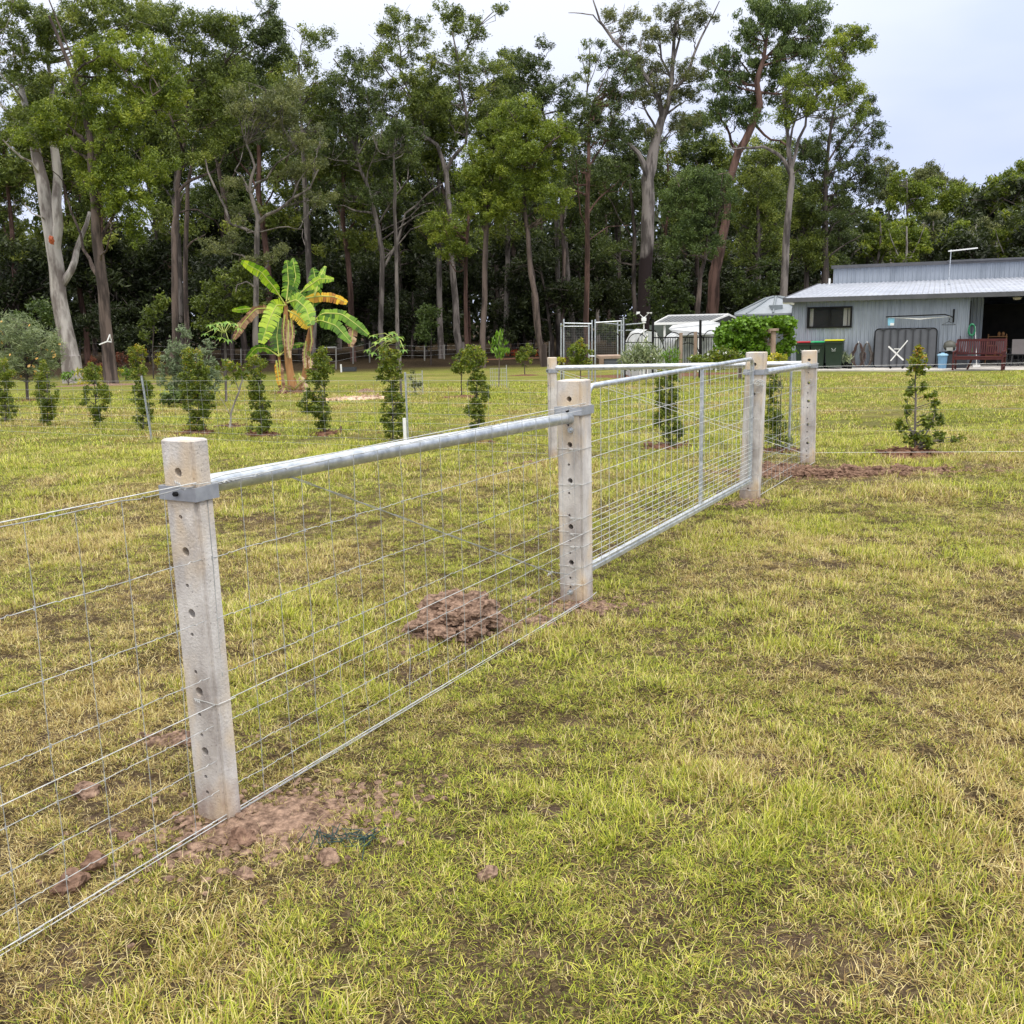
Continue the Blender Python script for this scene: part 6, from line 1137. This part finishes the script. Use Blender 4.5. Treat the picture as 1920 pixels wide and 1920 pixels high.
x,_=sh(1868,660,2.6); r=thing('wooden_stand',x,2.6,'tiered timber stand holding things in the dark of the opening','stand'); WD=flat('honey_timber',(.42,.20,.07))
for z in(.3,.7,1.05): mb=MB(); mb.box((0,0,z),(.8-.1*z,.4,.03)); S(mb,'shelf',WD,r)
for sx in(-1,1):
    for sy in(-1,1): mb=MB(); mb.beam((sx*.38,sy*.18,0),(sx*.32,sy*.16,1.15),.03,.03); S(mb,'leg',WD,r)
g=np.random.default_rng(4); mb=MB()
for k in range(7): mb.lathe((g.uniform(-.25,.25),g.uniform(-.1,.1),[.32,.72,1.07][k%3]),[(.05,0),(.06,.1),(.03,.16)],8)
S(mb,'jars',flat('mixed_jars',(.5,.25,.10)),r)

# ---------------------------------------------------------------- round water tank behind the house corner
Yt=47.; tb=base(1452,Yt); r=empty('water_tank',tb,'large round grey water tank with ribbed domed roof left of the house','water tank'); st_=Yt/F
tr_=71*st_; ze=at(1452,589,Yt)[2]-tb[2]; zt=at(1452,557,Yt)[2]-tb[2]
TM=flat('grey_tank_sheet',(.20,.23,.25),.5); TM2=flat('pale_tank_roof',(.27,.30,.335),.4)
mb=MB(); prof=[(tr_,0)];
for k in range(24): prof+=[(tr_+.015*(k%2),ze*(k+.5)/24)]
mb.lathe((0,0,0),prof+[(tr_,ze)],40); S(mb,'wall',TM,r,smooth=True); mb=MB(); mb.lathe((0,0,0),[(tr_+.1,ze-.04),(tr_+.1,ze+.04),(tr_*.62,ze+(zt-ze)*.5),(tr_*.28,ze+(zt-ze)*.88),(tr_*.1,zt-.02),(0,zt)],40); S(mb,'roof',TM2,r)
for k in range(9):
    a=6.283*k/9+.2; mb=MB(); pr=[(tr_+.08,ze+.06),(tr_*.62,ze+(zt-ze)*.5+.04),(tr_*.28,ze+(zt-ze)*.88+.04),(tr_*.08,zt+.02)]; mb.tube([(q*math.cos(a),q*math.sin(a),z) for q,z in pr],.05,6); S(mb,'rib',TM,r)
mb=MB(); mb.box((-.55*tr_*.35,-.7*tr_,ze+(zt-ze)*.38),(.5,.5,.22)); S(mb,'hatch',TM,r)

# ---------------------------------------------------------------- vine pergola
Yv=33.; r,P=shrub('vine','bright green climbing vine smothering a timber pergola beside the house',1448,684,[(1385,625,34,14),(1420,612,40,12),(1460,610,30,13),(1478,615,14,14),(1362,640,24,16),(1372,655,22,14),(1400,645,26,20),(1428,628,26,14),(1355,660,20,12),(1395,662,26,12),(1478,640,12,20),(1420,650,24,20),(1375,615,26,10),(1350,630,14,12),(1400,606,30,8),(1440,604,34,7),(1470,603,22,8),(1465,655,14,16),(1435,665,20,10)],LF_VINE,leafL=.13,dens=1.9,clr=8,Y=Yv,cat='vine',seed=200,stemw=3,stem=TIMBER,aspect=.7)
q=base(1448,Yv-.9); r=empty('pergola',q,'timber pergola post with capped head holding up the climbing vine','pergola'); zt=at(1448,620,Yv-.9)[2]
mb=MB(); mb.box((q[0],q[1],(q[2]+zt)/2),(.13,.13,zt-q[2])); mb.build('post',TIMBER,r); mb=MB(); mb.box((q[0],q[1],zt+.03),(.26,.26,.07)); mb.build('cap',TIMBER,r)
mb=MB(); q2=base(1390,Yv+.3); mb.beam((q[0]+.1,q[1]+.35,zt-.02),(q2[0]-.3,q2[1]+.2,zt-.02),.08,.12); mb.build('beam',TIMBER,r); mb=MB(); mb.box((q2[0],q2[1]+.2,(q2[2]+zt)/2+.03),(.12,.12,zt-q2[2]+.06)); mb.build('post',TIMBER,r)

# ---------------------------------------------------------------- covered frames, dome, cage, black fence
def pxbox(mb,x0,y0,x1,y1,Y,dep):  # box seen between two pixels at depth Y
    a=at(x0,y0,Y); b=at(x1,y1,Y); mb.box(((a[0]+b[0])/2,Y+dep/2,(a[2]+b[2])/2),(abs(b[0]-a[0]),dep,abs(a[2]-b[2])))
# garden carport
Yc=46.; q=base(1290,Yc); r=empty('garden_shelter',q,'dark grey open-sided shelter with shallow gable roof edged in white','shelter'); RS=flat('dark_roof_sheet',(.13,.135,.14),.5,.2)
z_e=at(1225,608,Yc)[2]; z_r=at(1345,593,Yc)[2]; xa=at(1226,608,Yc)[0]; xb=at(1330,608,Yc)[0]; xr0=at(1245,594,Yc+2)[0]; 
mb=MB(); V=[(xa,Yc,z_e),(xb,Yc,z_e),(xb+1.2,Yc+1.6,z_r),(xa+.9,Yc+1.6,z_r)]; mb.plate(V,(0,.4,1),.05); mb.plate([(xb,Yc,z_e),(xb+1.2,Yc+1.6,z_r),(xb+2.2,Yc+3.2,z_e)],(1,-.5,0),.03); mb.plate([(xa+.9,Yc+1.6,z_r),(xb+1.2,Yc+1.6,z_r),(xb+2.2,Yc+3.2,z_e),(xa+1.9,Yc+3.2,z_e)],(0,-.4,1),.05); mb.build('roof',RS,r)
mb=MB()
for k in range(14): t_=k/13; mb.beam((xa+(xb-xa)*t_,Yc-.03,z_e+.06),(xa+.9+(xb+1.2-xa-.9)*t_,Yc+1.6,z_r+.06),.02,.03)
mb.build('roof_rib',flat('grey_rib',(.30,.31,.32)),r)
mb=MB(); mb.beam((xa,Yc-.05,z_e+.02),(xb,Yc-.05,z_e+.02),.05,.11); mb.beam((xa,Yc-.05,z_e+.03),(xa+.9,Yc+1.6,z_r+.05),.05,.08); mb.beam((xa+.9,Yc+1.58,z_r+.08),(xb+1.2,Yc+1.58,z_r+.08),.05,.07); mb.beam((xb,Yc-.05,z_e+.03),(xb+1.22,Yc+1.6,z_r+.06),.05,.09); mb.beam((xb+1.22,Yc+1.6,z_r+.06),(xb+2.25,Yc+3.2,z_e+.03),.05,.09); mb.build('white_trim',WHITE,r)
for px in(1246,1273,1300,1326): a=at(px,608,Yc+.1); mb=MB(); mb.box((a[0],a[1],(a[2]+q[2])/2-.02),(.09,.09,a[2]-q[2]-.04)); mb.build('post',WHITE,r)
mb=MB(); mb.plate([(xa+.2,Yc+2.8,q[2]),(xb+1.6,Yc+2.8,q[2]),(xb+1.6,Yc+2.8,z_e-.06),(xa+.2,Yc+2.8,z_e-.06)],(0,1,0),.03); mb.build('back_wall',flat('green_grey_sheet',(.10,.12,.11)),r)
# white covered tunnels
def tunnel(label,x0,x1,ytop,Y,dep,h=None,mat=WHITEF,tilt=0):
    b=base((x0+x1)/2,Y); r=empty('row_cover',b,label,'cover'); a0=at(x0,ytop,Y); a1=at(x1,ytop,Y); W_=(a1[0]-a0[0])/2; H_=a0[2]-b[2]
    mb=MB(); V=[];n=14;m=10; g=np.random.default_rng(int(x0))
    for i in range(m+1):
        yy=Y+dep*i/m
        for j in range(n+1): t_=math.pi*j/n; V.append((b[0]-W_*math.cos(t_)*(1 if 1 else 0),yy+g.normal(0,.02),b[2]+H_*min(1,.5+.5*math.sin(t_)**.7*1.0)*(1 if 0<j<n else 0)*(1+.02*math.sin(i*2.1))+tilt*j/n))
    mb._add(V,[(i*(n+1)+j,i*(n+1)+j+1,(i+1)*(n+1)+j+1,(i+1)*(n+1)+j) for i in range(m) for j in range(n)]); mb._add([V[j] for j in range(n+1)],[tuple(range(n+1))])
    mb.build('fabric',mat,r,smooth=True)
    mb=MB()
    for i in(0,3,6,9): mb.tube([(V[i*(n+1)+j][0],V[i*(n+1)+j][1]-.02,V[i*(n+1)+j][2]+.02) for j in range(n+1)],.02,5)
    mb.build('hoop',GALV,r)
# small polytunnel dome
q=base(1217,37); r=empty('polytunnel',q,'small white domed polytunnel with clear end panels left of the shelter','polytunnel'); sx=37/F
zt=at(1217,618,37)[2]-q[2]; W_=34*sx
mb=MB(); V=[]; prof=[(-1,0),(-1,.42),(-.72,.72),(-.45,.92),(-.1,1.0),(.35,.98),(.7,.75),(1.,.42),(1,0)]
for yy in(0,1.6,3.2):
    for x_,z_ in prof: V.append((x_*W_,yy,z_*zt))
n=len(prof); mb._add(V,[(i*n+j,i*n+j+1,(i+1)*n+j+1,(i+1)*n+j) for i in range(2) for j in range(n-1)]); S(mb,'cover',WHITEF,r)
mb=MB(); mb._add([(x_*W_*.97,.02,z_*zt*.97) for x_,z_ in prof],[tuple(range(n))]); S(mb,'end_panel',flat('cloudy_plastic',(.48,.50,.50),.3),r)
mb=MB(); 
for x_,z_ in((-.5,.86),(-.1,.96),(.4,.93)): mb.beam((x_*W_,-.02,0),(x_*W_,-.02,z_*zt),.04,.03)
mb.beam((-W_*.95,-.02,.42*zt),(W_*.95,-.02,.42*zt),.03,.05); mb.beam((-W_*.72,-.02,.42*zt),(-W_*.1,-.02,zt*.95),.03,.03); S(mb,'frame',WHITE,r)
# low white awnings right of it
tunnel('low white fabric tunnel cover in front of the grey shelter',1262,1352,622,42,3.0); 
q=base(1305,40); r=empty('shade_cover',q,'sloping white shade cloth with pointed left end beside the vine','shade cover'); a=at(1254,617,40);b=at(1350,607,41);c=at(1345,627,40.);d=at(1270,629,40)
mb=MB(); mb.plate([a,b,b+[0,2.5,.1],a+[.4,1.5,.1]],(0,0,1),.03); mb.plate([a,d,c,b],(0,1,0),.03); mb.build('cloth',WHITEF,r)
for px in(1275,1310,1343): e_=at(px,626,40.1); mb=MB(); mb.box((e_[0],40.1,(e_[2]+q[2])/2),(.05,.05,e_[2]-q[2])); mb.build('post',WHITE,r)
# weather station
q=base(1207,36.5); r=empty('weather_station',q,'white weather station with spinning cups on a thin pole','weather station'); zt=at(1207,600,36.5)[2]-q[2]
mb=MB(); mb.tube([(0,0,0),(0,0,zt)],.022,8); S(mb,'pole',WHITE,r); mb=MB(); mb.box((0,0,zt+.02),(.17,.13,.14)); mb.lathe((0,0,zt-.12),[(.07,0),(.09,.03),(.07,.06)],12); S(mb,'housing',WHITE,r,bevel=.015)
mb=MB(); mb.beam((0,0,zt+.08),(-.14,0,zt+.20),.02,.02); mb.beam((0,0,zt+.08),(.14,0,zt+.20),.02,.02); S(mb,'arm',WHITE,r)
for k in range(3): a_=k*2.09; mb=MB(); mb.lathe((.19+.07*math.cos(a_),.07*math.sin(a_),zt+.25),[(0,-.04),(.035,-.02),(.045,.02)],8); S(mb,'cup',WHITE,r)
mb=MB(); mb.plate([(-.28,0,zt+.20),(-.14,0,zt+.24),(-.14,0,zt+.30),(-.26,0,zt+.30)],(0,1,0),.015); S(mb,'vane',WHITE,r)
# silver-framed cage
Yk=33.5; q=base(1110,Yk); r=empty('aviary_cage',q,'tall open cage of silver poles and wire mesh at the garden edge','cage')
def pole(px,p0,Yp,rr=.025,nm='pole',mat=GALV): b_=base(px,Yp); t=at(px,p0,Yp); mb=MB(); mb.tube([b_,t],rr,8); mb.build(nm,mat,r,smooth=True)
for px,p0,Yp in((1052,606,34.5),(1057,598,33.5),(1110,600,33.5),(1104,608,33.4),(1116,599,33.4),(1158,603,36),(1165,600,33.5),(1169,594,33.3)): pole(px,p0,Yp)
def hbar(x0,y0,x1,y1,Ya,Yb,rr=.022,nm='top_bar'): mb=MB(); mb.tube([at(x0,y0,Ya),at(x1,y1,Yb)],rr,8); mb.build(nm,GALV,r,smooth=True)
hbar(1057,606,1110,607,33.5,33.5); hbar(1057,612,1104,612,33.45,33.45,.018); hbar(1116,605,1166,602,33.4,33.5); hbar(1116,604,1158,608,33.5,36,.018); hbar(1052,612,1057,606,34.5,33.5); hbar(1158,620,1188,619,34,36,.02); hbar(1158,610,1205,606,34,36.5,.02); hbar(1104,668,1116,668,33.4,33.4)
CAGEW=flat('dull_cage_wire',(.16,.165,.165))
def wmesh(x0,x1,y0,y1,Y,nx,ny,nm,mat,rr=.004):
    mb=MB()
    for k in range(nx+1): px=x0+(x1-x0)*k/nx; mb.tube([at(px,y0,Y),at(px,y1,Y)],rr,3,cap=False)
    for k in range(ny+1): py=y0+(y1-y0)*k/ny; mb.tube([at(x0,py,Y),at(x1,py,Y)],rr,3,cap=False)
    mb.build(nm,mat,r)
wmesh(1058,1103,613,668,33.5,14,18,'mesh',CAGEW,.0028); wmesh(1117,1157,608,668,33.6,12,18,'mesh',CAGEW,.0028)
# timber and iron raised bed
q=gp(1146,690); r=empty('raised_bed',q,'raised garden bed of grey sleepers and corrugated sides at the end of the cage','garden bed'); Yr=31.5
mb=MB(); pxbox(mb,1124,668,1168,672,Yr,1.2); mb.build('top_rail',TIMBER,r); mb=MB(); pxbox(mb,1124,670,1132,690,Yr-.05,.15); mb.build('end_post',TIMBER,r)
mb=MB()
for k in range(6): pxbox(mb,1133,674+k*3,1166,675.6+k*3,Yr+.03,.05)
pxbox(mb,1133,673,1166,691,Yr+.06,.05); mb.build('side',flat('dark_iron',(.12,.13,.15)),r)
# black steel fence with arches
q=base(1250,34.5); r=empty('steel_fence',q,'black steel picket fence with looping arches and taller posts around the garden','fence'); Yf=34.5
for px,p0 in((1171,606),(1224,600),(1312,600)): 
    b_=base(px,Yf); t=at(px,p0,Yf); mb=MB(); mb.box((b_[0],Yf,(b_[2]+t[2])/2),(.075,.075,t[2]-b_[2])); mb.build('post',BLACK,r)
mb=MB()
for y_ in(633,641 if 0 else 686): mb.beam(at(1226,y_,Yf),at(1345,y_-1,Yf),.03,.04)
mb.beam(at(1171,642,Yf),at(1224,642,Yf),.03,.03); mb.build('rail',BLACK,r)
mb=MB()
for k in range(25): px=1230+k*4.5; mb.tube([at(px,633,Yf),at(px,688,Yf)],.011,4)
mb.build('pickets',BLACK,r)
mb=MB()
for cx,w_,cy in((1148,16,640),(1195,18,642),(1262,17,640),(1302,17,640),(1290,20,660),(1335,16,636)):
    mb.tube([at(cx+w_*math.cos(a_),cy-17*math.sin(a_),Yf-.05) for a_ in np.linspace(0,math.pi,14)],.016,5); 
mb.build('arches',BLACK,r)
for px,p0 in((1276,624),(1303,622)): b_=base(px,Yf-.3); t=at(px,p0,Yf-.3); mb=MB(); mb.box((b_[0],b_[1],(b_[2]+t[2])/2),(.10,.10,t[2]-b_[2])); mb.build('timber_post',TIMBER,r)
# garden edge soil and far beds
P=gp(1230,703); mound('garden_bed_soil','reddish bare soil along the near edge of the garden',P,3.2,1.5,.05,MULCH,cat='soil',seed=20)
P=gp(200,722); mound('garden_bed_soil','bare reddish soil bed under the left gums',P,2.4,.9,.05,SOIL,cat='soil',seed=21)
P=gp(985,672); mound('garden_bed_soil','distant mulch strip under the red bromeliads',P,3.4,.7,.06,MULCH,cat='soil',seed=22)

# ---------------------------------------------------------------- far fence at the forest edge, stakes, small things
fl_=gp(640,676); r=empty('post_and_wire_fence',fl_,'old post and wire fence along the shaded forest edge','fence'); GP_=flat('grey_weathered_post',(.24,.23,.21))
pts=[(150,676,640),(452,683,654),(604,690,650),(630,690,650),(662,680,648),(693,678,640),(796,675,648),(833,672,646),(908,668,645),(1030,668,640)]
prev=None; wr=MB()
for k,(px,pb,ptop) in enumerate(pts):
    b_=gp(px,pb+2); t=at(px,ptop,b_[1]); mb=MB(); mb.tube([b_-[0,0,.1],t],.05 if k not in(2,3) else .04,7); mb.build('post',GP_,r)
    if prev is not None:
        for f_ in(.35,.65,.92): wr.tube([prev[0]*(1-f_)+prev[1]*f_,b_*(1-f_)+t*f_],.006,3,cap=False)
    prev=(b_,t)
wr.tube([at(604,652,gp(604,692)[1]),at(631,651,gp(630,692)[1])],.035,6); wr.build('wires',WIRE,r)
for px,pb,ptop,lab in((196,704,682,'short white marker stake in front of the taped gum'),(288,690,664,'grey stake beyond the orange-tipped column shrub'),(640,698,683,'small white marker right of the lopsided column shrub')):
    b_=gp(px,pb); t=at(px,ptop,b_[1]); mb=MB(); mb.box((0,0,(t[2]-b_[2])/2),(.09,.04,t[2]-b_[2])); o=mb.build('marker_stake',WHITE if px!=288 else GP_,None,bevel=.008); o.location=Vector(b_); setprops(o,lab,'stake')
# tape on the gum
q=at(200,640,43.2); mb=MB(); mb.beam(at(186,646,43.3),at(201,640,43.2),.02,.05); mb.beam(at(201,640,43.2),at(206,627,43.3),.02,.05); mb.beam(at(201,640,43.2),at(209,641,43.4),.02,.05); mb.beam(at(206,627,43.3),at(209,639,43.4),.02,.04); o=mb.build('marker_tape',WHITE); off_=Vector(q); o.data.transform(Matrix.Translation(-off_)); o.location=off_; setprops(o,'white tape tied in a loop round the rough-barked gum','tape')
q=at(96,450,45.2); mb=MB(); clod_mesh(mb,(0,0,0),.12,np.random.default_rng(1),1.5,3); par=[o for o in COL.objects if o.name=='gum_tree'][0]
for v in range(len(mb.v)): mb.v[v]=tuple(np.array(mb.v[v])+q)
mb.build('bark_wound',flat('orange_sap',(.40,.09,.03)),par)
print('objects',len(COL.objects))
